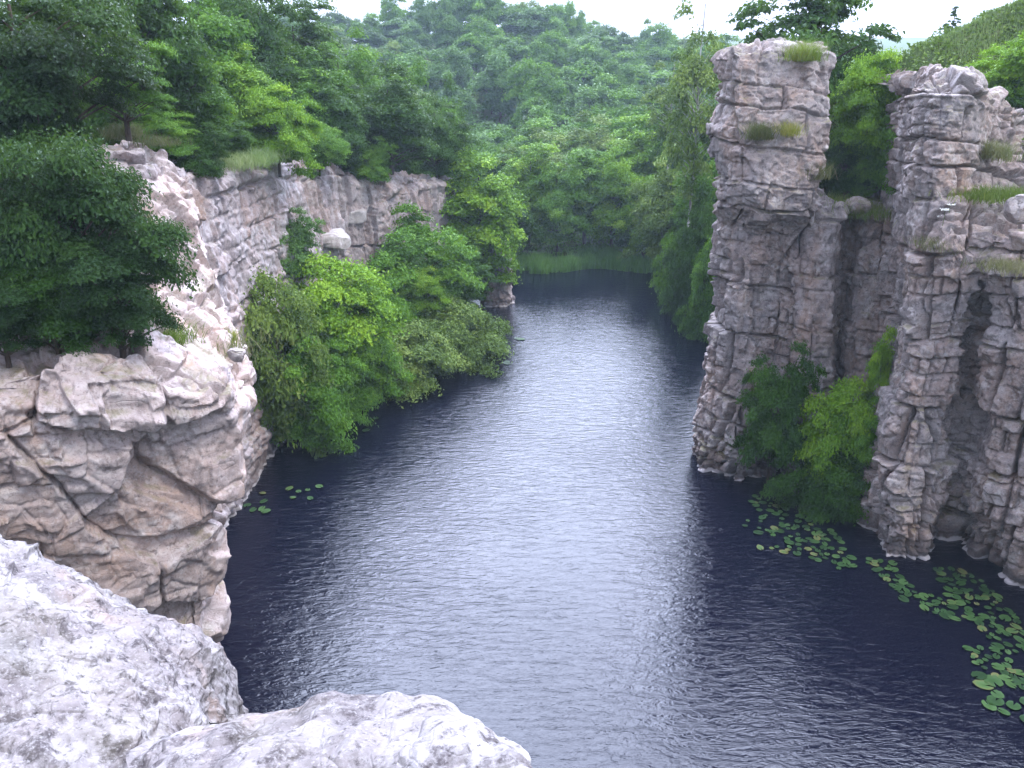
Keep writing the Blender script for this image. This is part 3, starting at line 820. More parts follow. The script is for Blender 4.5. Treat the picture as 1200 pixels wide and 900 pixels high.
# ------------------------------------------------------------------ trees and bushes
def build_tree(H, R, base, nclump, nleaf, lsize, seed, flat=0.62, trunk_r=0.14, weep=0.0, sparse=1.0, top_heavy=0.0, lean=0.0, cone=False, csize=(0.15, 0.28)):
    """-> (wood mesh, crown mesh); clumps of leaves sit on the ends of real limbs"""
    r = np.random.default_rng(seed)
    ph = r.uniform(0, 6.28, 6)
    hz = (H - base) / 2; zc = base + hz
    cl = []
    for i in range(nclump):
        th = r.uniform(0, 2 * math.pi); cz = r.uniform(-1, 1)
        lump = 0.80 + r.uniform(-0.12, 0.20) + 0.18 * math.sin(3 * th + ph[0] + 2 * cz) + 0.13 * math.sin(5 * th + ph[1]) + 0.12 * math.sin(4 * cz + 2 * th + ph[2])
        rr = r.uniform(0.30, 1.0) ** 0.55 * lump
        s = math.sqrt(1 - cz * cz)
        if cone: s *= (1 - (cz + 1) / 2) * 1.35
        sx = 1 + top_heavy * cz
        cl.append((R * rr * s * math.cos(th) * sx + lean * (cz + 1), R * rr * s * math.sin(th) * sx, zc + hz * rr * cz * 0.93))
    cl = np.array(cl)
    cr = R * r.uniform(csize[0], csize[1], nclump)
    if cone: cr *= 0.6
    # wood
    tp = []
    n = 8
    zz = np.linspace(-0.6, zc + hz * (0.85 if base > 4 else 0.55), n)
    wig = np.cumsum(r.normal(0, 0.035 * H / 6, (n, 2)), axis=0); wig[0] = 0
    trunk = np.column_stack([wig[:, 0] + lean * np.linspace(0, 1, n) ** 2, wig[:, 1], zz])
    tp.append((trunk, trunk_r * np.linspace(1.15, 0.25, n)))
    order = r.permutation(nclump)
    for i in order[: min(nclump, 90 if base > 4 else 60)]:
        c = cl[i]
        s0 = np.clip((c[2] - 0.55 * math.hypot(c[0], c[1]) - zz[0]) / (zz[-1] - zz[0]), 0.22, 0.95)
        a = np.array([np.interp(s0 * (n - 1), range(n), trunk[:, q]) for q in range(3)])
        t = np.linspace(0, 1, 6)[:, None]
        mid = (a + c) / 2 + np.array([0, 0, 0.10 * np.linalg.norm(c - a)])
        pth = (1 - t) ** 2 * a + 2 * t * (1 - t) * mid + t ** 2 * c
        tp.append((pth, trunk_r * (0.42 - 0.3 * s0) * np.linspace(1, 0.22, 6)))
    V, Fq = tubes(tp)
    wood = mesh_from("trunk", V, Fq)
    # leaves
    w = cr ** 2; cnt = np.maximum(6, (nleaf * sparse * w / w.sum())).astype(int)
    idx = np.repeat(np.arange(nclump), cnt)
    m = len(idx)
    d = r.normal(size=(m, 3)); d[:, 2] = np.abs(d[:, 2]) * 0.9 - 0.25 * np.abs(d[:, 1])
    d /= np.linalg.norm(d, axis=1, keepdims=True)
    rad = r.uniform(0, 1, m) ** 0.42
    fl = np.column_stack([np.ones(m), np.ones(m), np.full(m, flat)])
    q = d * rad[:, None] * fl * cr[idx][:, None] * (1 + 0.25 * r.normal(size=(m, 1)))
    outv = cl - np.array([0, 0, zc - 0.2 * hz])
    outn = outv / (np.linalg.norm(outv, axis=1, keepdims=True) + 1e-6)
    # clumps droop outwards
    q[:, 2] -= 0.28 * (q[:, 0] * outn[idx, 0] + q[:, 1] * outn[idx, 1])
    pos = cl[idx] + q
    pos[:, 2] -= weep * (q[:, 0] ** 2 + q[:, 1] ** 2) / (cr[idx] + 1e-6)
    nrm = 0.55 * d + 0.55 * outn[idx] + np.array([0, 0, 0.55]) + 0.55 * r.normal(size=(m, 3))
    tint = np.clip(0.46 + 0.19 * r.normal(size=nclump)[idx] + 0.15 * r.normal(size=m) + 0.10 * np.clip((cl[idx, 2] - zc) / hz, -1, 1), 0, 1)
    size = lsize * r.uniform(0.65, 1.35, m)
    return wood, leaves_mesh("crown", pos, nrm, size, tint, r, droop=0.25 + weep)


PROTO = {}


def proto(key, H, R, **kw):
    PROTO[key] = (H, R) + build_tree(H, R, **kw)


proto("near", 4.6, 2.7, base=0.2, nclump=120, nleaf=78000, lsize=0.105, seed=11, flat=0.5, trunk_r=0.16)
proto("near2", 4.2, 2.4, base=0.0, nclump=100, nleaf=60000, lsize=0.10, seed=12, flat=0.5, trunk_r=0.13)
proto("broad", 8.0, 3.3, base=0.6, nclump=150, nleaf=34000, lsize=0.21, seed=21, flat=0.75)
proto("broad2", 8.5, 3.0, base=0.9, nclump=130, nleaf=30000, lsize=0.20, seed=22, flat=0.8)
proto("tall", 10.0, 2.7, base=0.4, nclump=160, nleaf=34000, lsize=0.20, seed=23, flat=0.8)
proto("bush", 3.2, 2.2, base=-0.6, nclump=120, nleaf=36000, lsize=0.125, seed=31, flat=0.55, trunk_r=0.08)
proto("bush2", 3.0, 2.3, base=-0.6, nclump=135, nleaf=40000, lsize=0.12, seed=32, flat=0.5, trunk_r=0.08)
proto("willow", 3.4, 2.4, base=-0.6, nclump=165, nleaf=46000, lsize=0.125, seed=33, flat=0.7, trunk_r=0.09, weep=0.12)
proto("airy", 5.0, 2.4, base=1.2, nclump=60, nleaf=12000, lsize=0.17, seed=34, flat=0.45, trunk_r=0.10, csize=(0.16, 0.28))
proto("birch", 12.0, 2.1, base=5.0, nclump=80, nleaf=9000, lsize=0.17, seed=43, flat=0.8, trunk_r=0.10, weep=0.25, csize=(0.14, 0.26), top_heavy=0.35)
proto("pine", 5.0, 1.2, base=0.6, nclump=50, nleaf=5000, lsize=0.20, seed=51, flat=0.35, cone=True, trunk_r=0.09)
for i in range(4):
    proto("far%d" % i, 8.0, 3.0 + 0.3 * (i % 2), base=1.0, nclump=55, nleaf=13000, lsize=0.34, seed=61 + i, flat=0.9, csize=(0.20, 0.34))

NEWMESH = {}


def leafed(key, leaf, bark):
    """crown/trunk meshes of a kind with a given leaf colour (each made once)"""
    q = (key, leaf, bark)
    if q not in NEWMESH:
        wood, crown = PROTO[key][2].copy(), PROTO[key][3].copy()
        wood.materials.append(BARK[bark]); crown.materials.append(LEAF[leaf])
        NEWMESH[q] = (wood, crown)
    return NEWMESH[q]


def put(key, leaf, x, y, z, h, w, name, label, cat, group=None, bark="brown", rz=None):
    H, R = PROTO[key][:2]
    e = empty(name, (x, y, z), RNG.uniform(0, 6.28) if rz is None else rz, (w / (2 * R), w / (2 * R), h / H))
    tag(e, label, cat, group)
    wood, crown = leafed(key, leaf, bark)
    link("crown" if cat == "tree" else "foliage", crown, parent=e)
    link("trunk" if cat == "tree" else "stem", wood, parent=e)
    return e


def place(key, leaf, u, vt, Y, wpx, label, vb=None, cat="tree", name=None, group=None, bark="brown", dz=0.0):
    """tree at the distance Y whose top stands at vt; foot on the terrain, or at vb"""
    a, b, c = ray(u, vt)
    t = Y / b
    top = CAMZ + c * t
    x = a * t
    if vb is None:
        z = z_at(x, Y) - 0.1
    else:
        p = P(u, vb, Y); x = 0.5 * (x + p[0]); z = p[2]
    h = max(top - z, 1.0)
    w = wpx * t / F * 1.04
    nm = name or {"near": "leafy_tree", "near2": "leafy_bush"}.get(key, cat.replace(" ", "_") if cat != "tree" else "leafy_tree")
    return put(key, leaf, x, Y, z + dz, h, w, nm, label, cat, group, bark)


# left bank, foreground: big leafy trees overhanging the near cliff
place("near", "dark", 66, 112, 15.6, 235, "big dark leafy tree overhanging the top of the near pink cliff", vb=425)
place("near2", "dark", -5, 300, 14.0, 120, "low dark bush at the left frame edge on the near cliff top", vb=425, cat="bush")
place("near2", "dark", 130, 250, 15.0, 150, "low dark bush under the overhanging tree at the rim of the near cliff", vb=420, cat="bush")
place("near2", "deep", 55, 270, 14.6, 130, "leafy bush between the low dark bush and the one at the left frame edge", vb=420, cat="bush")
place("near", "dark", 30, -60, 19.0, 250, "dark tree in the top left corner, behind the overhanging tree", vb=220)
place("near2", "mid", 140, 40, 24.0, 120, "mid green tree just behind the dark corner tree, above the dry grass ledge", vb=150)

# left bank: trees along the cliff top, nearest row
place("bush", "deep", 232, 150, 28.0, 70, "small dark bush on the left cliff edge above the pale wall", vb=212, cat="bush")
place("bush2", "bright", 322, 98, 34.5, 100, "rounded bright green bush on the left cliff top beside the grass patch", vb=190, cat="bush")
place("broad", "mid", 215, 55, 30.0, 105, "mid green tree on the cliff top, left of the grass patch", vb=190)
place("broad2", "bright", 270, 40, 36.0, 100, "tree with pale new leaves rising behind the grass patch on the left bank", vb=170)
place("broad", "deep", 395, 85, 44.5, 100, "dark round tree on the left cliff edge above the ribbed end of the wall", vb=205)
place("broad2", "deep", 455, 75, 47.5, 110, "broad dark tree on the cliff edge above the gap in the ribbed wall", vb=212)
place("broad", "deep", 512, 110, 51.5, 80, "last dark tree on the left cliff edge, bending over the end of the wall", vb=215)

for key, leaf, u, vt, vb, Y, w, lab in [("bush", "mid", 190, 128, 182, 27.0, 75, "mid green rim bush right of the dry ledge grass, left of the small dark bush"),
                                        ("bush", "deep", 268, 140, 190, 31.5, 60, "dark rim bush just left of the fresh grass patch"),
                                        ("bush2", "mid", 372, 142, 196, 40.0, 70, "green rim bush right of the bright bush, above the ribbed wall"),
                                        ("bush", "mid", 432, 165, 216, 45.5, 60, "low green rim bush between the two dark cliff-edge trees")]:
    place(key, leaf, u, vt, Y, w, lab, vb=vb, cat="bush", group="bushes along the left cliff rim")

# left bank: upper rows of the wooded slope
for key, leaf, u, vt, Y, w, lab in [
    ("broad", "deep", 150, -60, 29, 150, "dark tree at the top edge above the mid green ledge tree"),
    ("broad2", "mid", 225, -40, 37, 130, "mid green crown touching the top edge, right of the dark top-edge tree"),
    ("broad", "deep", 285, -35, 43, 120, "dark crown at the top edge over the pale-leaved slope tree"),
    ("tall", "deep", 335, -15, 50, 110, "dark tall tree at the top edge where the left slope meets the sky"),
    ("broad2", "mid", 345, 55, 44, 110, "green tree behind the rounded bright bush on the left bank"),
    ("broad", "mid", 395, 35, 53, 105, "green tree on the left slope just below the skyline gap"),
    ("broad", "deep", 440, 58, 57, 100, "dark green tree in the second row above the end of the wall"),
    ("broad2", "mid", 480, 72, 60, 90, "lighter green tree in the second row near the end of the left slope"),
    ("broad", "deep", 515, 92, 62, 70, "small dark tree at the lower right end of the left wooded slope"),
    ("broad2", "deep", 60, -160, 30, 190, "dark tree rising out of the picture behind the corner tree"),
    ("broad", "mid", 175, 60, 34, 95, "green tree between the ledge tree and the cliff-top tree on the left slope"),
    ("broad2", "deep", 300, 70, 40, 80, "dark tree directly left of the rounded bright bush, one row back"),
    ("tall", "deep", 375, 10, 60, 90, "dark tree on the skyline at the upper end of the left slope"),
    ("broad", "deep", 250, -60, 52, 120, "dark tree high on the left slope, cut by the top edge"),
    ("broad2", "deep", 425, 100, 50, 70, "dark leafy tree filling the gap between the two cliff-edge trees"),
]:
    place(key, leaf, u, vt, Y, w, lab, group="trees of the left wooded slope")

# bushes on the shelf below the left wall
G = "bushes on the low shelf under the left wall"
place("bush", "blue", 335, 252, 35.0, 80, "thin grey-green shrub against the pale wall", vb=325, cat="bush", group=G)
place("bush2", "sallow", 318, 318, 29.5, 150, "large dull green bush nearest the near cliff, hanging low over the water", vb=505, cat="bush", group=G)
place("bush", "mid", 370, 400, 29.6, 110, "fresh green bush drooping into the water in front of the large dull green one", vb=520, cat="bush", group=G)
place("bush2", "bright", 390, 300, 34.0, 165, "bright yellow-green bush in the middle of the shelf", vb=425, cat="bush", group=G)
place("bush", "mid", 345, 330, 33.0, 110, "mid green bush tucked behind the large dull green one", vb=430, cat="bush", group=G)
place("bush2", "mid", 415, 375, 33.5, 110, "green bush below the bright one at the water's edge", vb=478, cat="bush", group=G)
place("willow", "sallow", 475, 372, 36.5, 130, "olive sallow bush leaning over the water, left one of the olive pair", vb=458, cat="bush", group=G)
place("willow", "sallow", 535, 340, 40.0, 130, "olive sallow bush at the tip of the shelf, reaching farthest over the water", vb=438, cat="bush", group=G)
place("bush", "mid", 490, 255, 42.5, 140, "tall mid green bush before the ribbed end of the wall", vb=370, cat="bush", group=G)
place("bush2", "bright", 497, 312, 40.5, 65, "small bright bush in front of the tall mid green bush", vb=365, cat="bush", group=G)
place("bush", "mid", 435, 320, 38.0, 90, "green bush between the bright yellow-green bush and the olive ones", vb=420, cat="bush", group=G)
place("bush", "deep", 540, 300, 47.0, 80, "dark bush at the foot of the tall bright tree, left of the rock stub", vb=350, cat="bush", group=G)
place("tall", "bright", 562, 163, 50.8, 110, "tall bright green tree standing by the small rock stub at the water")
place("broad", "mid", 532, 200, 53.0, 70, "mid green tree half hidden behind the tall bright tree")

# far shore
for key, leaf, u, vt, Y, w, lab in [
    ("tall", "bright", 622, 158, 66, 80, "green tree on the far shore, next right of the tall bright tree"),
    ("broad", "mid", 655, 185, 65, 80, "round green tree at the far shore behind the left end of the reeds"),
    ("broad2", "sallow", 640, 150, 74, 90, "pale crown behind the far-shore trees, left of the middle"),
    ("tall", "mid", 690, 165, 67, 80, "tall green tree in the middle of the far shore"),
    ("broad", "bright", 722, 172, 65.5, 75, "bright green tree in the middle of the far shore above the reeds"),
    ("broad2", "sallow", 700, 130, 78, 100, "green crown rising behind the middle of the far-shore trees"),
    ("broad2", "sallow", 790, 165, 58, 105, "big pale rounded tree by the far water, left of the pillar"),
    ("broad", "bright", 760, 205, 63.5, 70, "fresh green tree at the water left of the big pale rounded tree"),
    ("tall", "bright", 760, 120, 72, 100, "green tree behind the big pale rounded tree on the far shore"),
    ("broad", "deep", 822, 200, 53, 70, "dark tree at the far shore touching the pillar's left outline"),
    ("broad", "deep", 820, 222, 48, 78, "dark tree at the water close behind the pillar's left edge"),
    ("broad2", "mid", 832, 165, 52, 75, "green tree on the steep bank behind the pillar's left edge"),
    ("bush", "mid", 806, 268, 51.5, 70, "low leafy growth at the waterline left of the pillar"),
    ("bush", "mid", 840, 290, 44, 70, "leafy growth at the waterline touching the pillar's left outline"),
    ("bush2", "deep", 828, 262, 47, 70, "dark leafy growth above the waterline just left of the pillar"),
    ("broad2", "mid", 812, 130, 68, 80, "green tree right behind the pillar's left shoulder"),
    ("broad", "deep", 745, 220, 64.5, 60, "low dark tree at the water under the bright far-shore tree"),
    ("broad", "deep", 600, 215, 62.5, 60, "dark tree in the shade between the tall bright tree and the far shore"),
    ("broad2", "mid", 742, 100, 84, 110, "grey-green crown above the far-shore trees at the foot of the far hill"),
    ("broad", "mid", 650, 125, 86, 110, "grey-green crown at the foot of the far hill above the pale crown"),
    ("broad2", "mid", 590, 150, 80, 90, "green crown at the foot of the far hill above the tall bright tree"),
]:
    place(key, leaf, u, vt, Y, w, lab, group="trees of the far shore")
place("birch", "sallow", 828, -18, 50.0, 95, "tall thin birch rising against the sky left of the pillar top", bark="birch", name="birch_tree")
place("birch", "sallow", 790, 62, 67, 70, "shorter birch with a white stem between the tall birch and the big pale rounded tree", bark="birch", name="birch_tree")

# right bank
place("airy", "deep", 948, -38, 36.0, 200, "dark airy tree against the sky behind the pillar top", vb=210)
place("bush2", "bright", 1022, 58, 31.0, 105, "upper bright bush filling the gap between pillar and buttress", vb=190, cat="bush")
place("bush", "mid", 1040, 120, 30.0, 85, "mid green bush below the upper bright bush in the gap", vb=225, cat="bush")
place("bush2", "deep", 995, 150, 31.0, 70, "dark bush low in the gap beside the pillar", vb=228, cat="bush")
place("bush", "bright", 1190, 45, 29.5, 110, "light green bush at the right frame edge above the buttress", vb=140, cat="bush")
place("bush", "deep", 1185, 100, 28.5, 70, "dark green bush below the light green one at the right frame edge", vb=165, cat="bush")
place("pine", "deep", 1122, -6, 47, 26, "tiny lone conifer on the right skyline", name="conifer_tree")
G = "bushes at the foot of the recess"
place("bush", "deep", 910, 415, 26.0, 85, "dark grey-green bush against the right foot of the pillar", vb=545, cat="bush", group=G)
place("bush2", "bright", 985, 445, 25.2, 110, "bright green bush in the middle at the foot of the recess", vb=575, cat="bush", group=G)
place("bush", "bright", 1036, 395, 25.6, 62, "narrow bright bush climbing the left side of the buttress", vb=520, cat="bush", group=G)
place("bush2", "deep", 975, 520, 24.6, 110, "low dark bush touching the water between pillar and buttress", vb=615, cat="bush", group=G)
place("bush", "mid", 1025, 480, 24.4, 70, "mid green bush at the left foot of the buttress", vb=570, cat="bush", group=G)
for u, vt, Y, w, lab in [(1060, 62, 44, 50, "first small shrub from the left on the right grassy skyline"), (1085, 50, 48, 45, "second small shrub from the left on the right grassy skyline"),
                         (1052, 85, 38, 50, "low shrub on the grassy slope behind the gap bush"), (1145, 62, 38, 60, "low shrub on the grassy slope above the buttress top"),
                         (1105, 62, 42, 40, "third small shrub from the left on the right grassy slope"), (1165, 34, 46, 60, "shrub on the upper grassy slope near the right frame edge"), (1190, 20, 49, 50, "highest shrub on the grassy slope at the right frame edge"),
                         (1128, 40, 47, 36, "tiny shrub beside the lone conifer on the right skyline")]:
    place("bush", "blue", u, vt, Y, w, lab, cat="shrub", dz=-0.5, group="shrubs on the right grassy slope")

# far wooded hill: individual crowns
n = 0
rr = random.Random(5)
for Y in (92, 101, 110, 119, 128, 137, 146, 155, 163, 172, 182):
    step = 5.6
    x = -0.62 * Y + rr.uniform(0, step)
    while x < 0.36 * Y:
        u_ok = True
        yy = Y + rr.uniform(-3, 3); xx = x + rr.uniform(-1.2, 1.2)
        # leave out what the left slope hides completely
        if xx / yy < -0.27 or (Y > 165 and xx / yy < 0.05): u_ok = False
        if u_ok:
            i = rr.randrange(4)
            leaf = rr.choice(["mid", "mid", "blue", "blue", "deep", "mid", "sallow"])
            put("far%d" % i, leaf, xx, yy, z_at(xx, yy) - 0.4, rr.uniform(5.5, 10.5), rr.uniform(5.2, 9.2), "leafy_tree",
                "leafy tree among the close-set hazy crowns covering the far hill", "tree", "trees covering the far hill")
            n += 1
        x += step * rr.uniform(0.85, 1.2)
print("far trees", n)


# ------------------------------------------------------------------ undergrowth, grass, reeds (nobody could count these)
def scatter_cover(name, mat, boxes, n, size, hgt, seed, keep=None):
    r = np.random.default_rng(seed)
    pos = []
    for (x0, x1, y0, y1), share in boxes:
        m = int(n * share)
        x = r.uniform(x0, x1, m); y = r.uniform(y0, y1, m)
        z = terrain(x, y)
        ok = z > 0.35
        if keep is not None: ok &= keep(x, y, z)
        p = np.column_stack([x, y, z])[ok]
        bump = np.clip(fbm(p * np.array([1, 1, 0]), 1.6, 3, seed) * 0.9 + 0.35, 0.05, 1.5)
        p[:, 2] += bump * hgt * r.uniform(0.2, 1, len(p)) ** 0.6
        pos.append(p)
    pos = np.concatenate(pos); m = len(pos)
    nr = r.normal(size=(m, 3)) * 0.7 + np.array([0.1, -0.3, 0.9])
    tint = np.clip(0.45 + 0.25 * fbm(pos, 2.2, 3, seed + 4) + 0.16 * r.normal(size=m), 0, 1)
    me = leaves_mesh(name, pos, nr, size * r.uniform(0.6, 1.4, m), tint, r)
    return tag(link(name, me, mat), kind="stuff")


scatter_cover("undergrowth", LEAF["deep"], [((-34, -8.5, 12, 62), 1.0)], 260000, 0.20, 1.1, 301, lambda x, y, z: (z > 5) & ~((x > -13) & (y > 24) & (y < 34) & (x > -12.6)))
scatter_cover("undergrowth", LEAF["mid"], [((-12, -0.5, 26, 56), 0.4), ((-16, 26, 60, 90), 0.6)], 150000, 0.20, 0.9, 302, lambda x, y, z: z < 5.5)
scatter_cover("undergrowth", LEAF["blue"], [((-60, 60, 84, 170), 1.0)], 120000, 0.5, 1.6, 303)
scatter_cover("undergrowth", LEAF["sallow"], [((9, 24, 26, 40), 1.0)], 40000, 0.15, 0.5, 304)


def blades(name, mat, pts, hgt, wid, seed, lean=0.35):
    """upright curved blades rooted at pts"""
    r = np.random.default_rng(seed)
    m = len(pts)
    a = r.uniform(0, 2 * math.pi, m); h = hgt * r.uniform(0.55, 1.25, m)
    sd = np.column_stack([np.cos(a), np.sin(a), 0 * a]) * wid * 0.5
    b = r.uniform(0, 2 * math.pi, m); ln = (r.uniform(0, 1, m) * lean * h)[:, None]
    dr = np.column_stack([np.cos(b), np.sin(b), 0 * b])
    up = np.array([0, 0, 1.0])
    p1 = pts + up * (h * 0.55)[:, None] + dr * ln * 0.35
    p2 = pts + up * h[:, None] + dr * ln
    V = np.stack([pts - sd, pts + sd, p1 + sd * 0.7, p2, p1 - sd * 0.7], 1).reshape(-1, 3)
    i = np.arange(m)[:, None] * 5
    Fq = np.concatenate([i + np.array([[0, 1, 2, 4]])]); 
    Ft = i + np.array([[4, 2, 3, 3]])
    # the tip as a very slim quad
    V2 = np.stack([p1 - sd * 0.7, p1 + sd * 0.7, p2 + sd * 0.05, p2 - sd * 0.05], 1).reshape(-1, 3)
    V1 = np.stack([pts - sd, pts + sd, p1 + sd * 0.7, p1 - sd * 0.7], 1).reshape(-1, 3)
    VV = np.concatenate([V1, V2]); FF = np.arange(len(VV)).reshape(-1, 4)
    tint = np.clip(0.5 + 0.3 * fbm(pts, 1.5, 3, seed + 2) + 0.15 * r.normal(size=m), 0, 1)
    me = mesh_from(name, VV, FF, smooth=False)
    at = me.attributes.new("tint", "FLOAT", "POINT")
    at.data.foreach_set("value", np.concatenate([np.repeat(tint, 4)] * 2).astype(np.float32))
    return link(name, me, mat)


def on_terrain(x0, x1, y0, y1, n, seed, keep=None):
    r = np.random.default_rng(seed)
    x = r.uniform(x0, x1, n); y = r.uniform(y0, y1, n); z = terrain(x, y)
    ok = z > 0.3
    if keep is not None: ok &= keep(x, y, z)
    return np.column_stack([x, y, z - 0.03])[ok]


tag(blades("grass", LEAF["slope"], on_terrain(11, 34, 22, 60, 220000, 311, lambda x, y, z: z > 9), 0.24, 0.03, 312), kind="stuff")
tag(blades("grass", LEAF["grass"], on_terrain(-14.5, -10.2, 23, 36, 40000, 313, lambda x, y, z: z > 9), 0.35, 0.03, 314), kind="stuff")
rx = RNG.uniform(0.5, 12.5, 30000); ry = 61.5 + 1.5 * np.sin(rx * 0.23) + np.clip(RNG.normal(0, 1.0, 30000), -2.2, 2.2) + 0.6 * np.sin(rx * 0.9 + 2)
rp = np.column_stack([rx, ry, 0 * rx - 0.1])
rk = fbm(rp, 0.9, 3, 318) + 0.5 * fbm(rp, 0.3, 2, 319)
rp = rp[rk > 0.0]; rk = rk[rk > 0.0]
tag(blades("reeds", LEAF["reed"], rp, 0.95 * (0.55 + 0.6 * np.clip(rk + 0.2, 0, 1.2)), 0.07, 316, 0.45), kind="stuff")


def tuft(u, v, Y, n, rad, hgt, mat, label, seed, cat="grass tuft", group="grass tufts rooted in the rocks"):
    r = np.random.default_rng(seed)
    c = np.array(P(u, v, Y))
    p = r.normal(size=(n, 3)) * np.array([rad, rad, rad * 0.12])
    p[:, 2] -= 0.12; p[:, 0] *= 1 + 0.6 * np.sin(seed * 1.7)
    o = blades("grass_tuft", mat, p, hgt, 0.016, seed, 1.3)
    o.location = c
    return tag(o, label, cat, group)


tuft(890, 158, 26.5, 700, 0.2, 0.5, LEAF["straw"], "yellowish tuft sprouting halfway up the pillar's upper half", 401)
tuft(922, 152, 26.4, 500, 0.4, 0.35, LEAF["grass"], "low green tuft on the pillar shelf right of the yellowish one", 402)
tuft(942, 66, 27.2, 800, 0.22, 0.5, LEAF["grass"], "tall green tuft hanging over the pillar's top front edge", 403)
tuft(952, 205, 26.9, 450, 0.20, 0.5, LEAF["straw"], "small dry tuft near the right edge of the pillar above the overhang", 404)
tuft(930, 62, 28.6, 600, 0.5, 0.5, LEAF["grass"], "grass crest on the very top of the pillar", 405)
tuft(145, 155, 24.6, 1000, 0.42, 0.32, LEAF["straw"], "dry straw-coloured grass on the ledge at the upper left", 406)
tuft(180, 165, 25.4, 500, 0.3, 0.26, LEAF["straw"], "smaller dry grass clump right of the straw-coloured ledge grass", 407)
tuft(235, 405, 17.6, 900, 0.5, 0.28, LEAF["straw"], "mossy yellow grass on the top of the near cliff's nose", 408)
tuft(262, 398, 18.0, 600, 0.3, 0.25, LEAF["grass"], "short green grass by the dark stone on the near cliff", 409)
tuft(195, 395, 16.4, 700, 0.35, 0.3, LEAF["grass"], "green grass under the overhanging tree's right branches", 410)
tuft(1172, 228, 23.0, 1500, 0.42, 0.32, LEAF["grass"], "long grass on the ledge of the right buttress", 411)
tuft(1185, 310, 21.0, 700, 0.35, 0.3, LEAF["straw"], "yellow grass at the brink of the buttress's blocky shoulder", 412)
tuft(1160, 178, 24.4, 900, 0.5, 0.4, LEAF["straw"], "dry grass on the step below the buttress top", 413)
tuft(292, 186, 31.0, 3500, 0.95, 0.30, LEAF["slope"], "sloping patch of fresh grass on the left cliff top beside the bright bush", 417)
tuft(1030, 245, 28.8, 1600, 0.8, 0.3, LEAF["grass"], "green grass along the top of the recess slabs", 414)
tuft(975, 240, 28.9, 700, 0.4, 0.45, LEAF["grass"], "green grass between the pillar and the square rock block", 415)
tuft(1100, 285, 22.7, 600, 0.3, 0.3, LEAF["straw"], "dry grass at the left shoulder of the buttress", 416)

# white umbel flowers on the right ledge
k = NT("white_petals"); M_PETAL = k.done(k.principled((0.75, 0.76, 0.70), 0.7, 0.2))
for i, (u, v) in enumerate([(1108, 246), (1114, 240), (1122, 250), (1103, 254)]):
    p = P(u, v, 22.6 + 0.1 * i)
    e = empty("white_flower", (p[0], p[1], p[2] - 0.45))
    tag(e, "white umbel flower in the long grass of the right ledge", "flower", "white flowers on the right ledge")
    V, Fq = tubes([(np.array([[0, 0, 0], [0.01, 0.01, 0.25], [0.0, 0.02, 0.45]]), np.array([0.008, 0.007, 0.005]))])
    link("stalk", mesh_from("stalk", V, Fq), LEAF["grass"], e)
    r = np.random.default_rng(500 + i)
    q = r.normal(size=(60, 3)) * np.array([0.05, 0.05, 0.012]) + np.array([0, 0.02, 0.46])
    link("umbel", leaves_mesh("umbel", q, np.tile([0, -.2, 1.0], (60, 1)) + 0.3 * r.normal(size=(60, 3)), np.full(60, 0.035), np.full(60, .5), r, 0.9), M_PETAL, e)

# ------------------------------------------------------------------ lily pads
def pad_mesh(seed):
    r = np.random.default_rng(seed)
    n = 20
    a = np.linspace(0.22, 2 * math.pi - 0.22, n)
    rad = 1 + 0.05 * np.sin(2 * a + seed) + 0.03 * r.normal(size=n)
    rim = np.column_stack([rad * np.cos(a), rad * np.sin(a) * 0.92, 0.03 + 0.05 * np.abs(np.sin(a * 1.5 + seed)) * r.uniform(0.3, 1.2, n)])
    mid = rim * np.array([0.55, 0.55, 0.0]) + np.array([0, 0, 0.012])
    V = np.concatenate([[[0.08, 0, 0.0]], mid, rim])
    bot = V - np.array([0, 0, 0.02])
    me = bpy.data.meshes.new("lily_pad")
    f = []
    for i in range(n - 1):
        f += [(0, 1 + i, 2 + i), (1 + i, 1 + n + i, 2 + n + i, 2 + i)]
    N = len(V)
    f2 = [tuple(N + j for j in reversed(q)) for q in f]
    me.from_pydata([tuple(v) for v in np.concatenate([V, bot])], [], f + f2)
    at = me.attributes.new("tint", "FLOAT", "POINT")
    at.data.foreach_set("value", np.concatenate([[0.3], np.full(n, 0.5), np.full(n, 0.6)] * 2).astype(np.float32))
    me.materials.append(LEAF["lily"])
    return me


PADS = [pad_mesh(i) for i in range(5)]
PAD_AT = []


def pad_patch(poly, n, rmin, rmax, label, group, seed, gap=0.66):
    r = random.Random(seed)
    us = [p[0] for p in poly]; vs = [p[1] for p in poly]
    made = tries = 0
    while made < n and tries < n * 60:
        tries += 1
        u, v = r.uniform(min(us), max(us)), r.uniform(min(vs), max(vs))
        ins = False
        for (x0, y0), (x1, y1) in zip(poly, poly[1:] + poly[:1]):
            if (y0 > v) != (y1 > v) and u < (x1 - x0) * (v - y0) / (y1 - y0) + x0: ins = not ins
        if not ins: continue
        x, y, z = PW(u, v)
        if float(vnoise(np.array([[x * 0.9, y * 0.9, seed]]), 3)[0]) < -0.25 + r.uniform(-.2, .2): continue
        R = r.uniform(rmin, rmax)
        if any((x - a) ** 2 + (y - b) ** 2 < ((R + c) * gap) ** 2 for a, b, c in PAD_AT): continue
        PAD_AT.append((x, y, R))
        o = link("lily_pad", PADS[r.randrange(5)])
        o.location = (x, y, 0.028 + r.uniform(0, 0.012)); o.rotation_euler = (r.gauss(0, .04), r.gauss(0, .04), r.uniform(0, 6.28)); o.scale = (R, R * r.uniform(0.8, 1.05), R)
        tag(o, label, "lily pad", group)
        made += 1


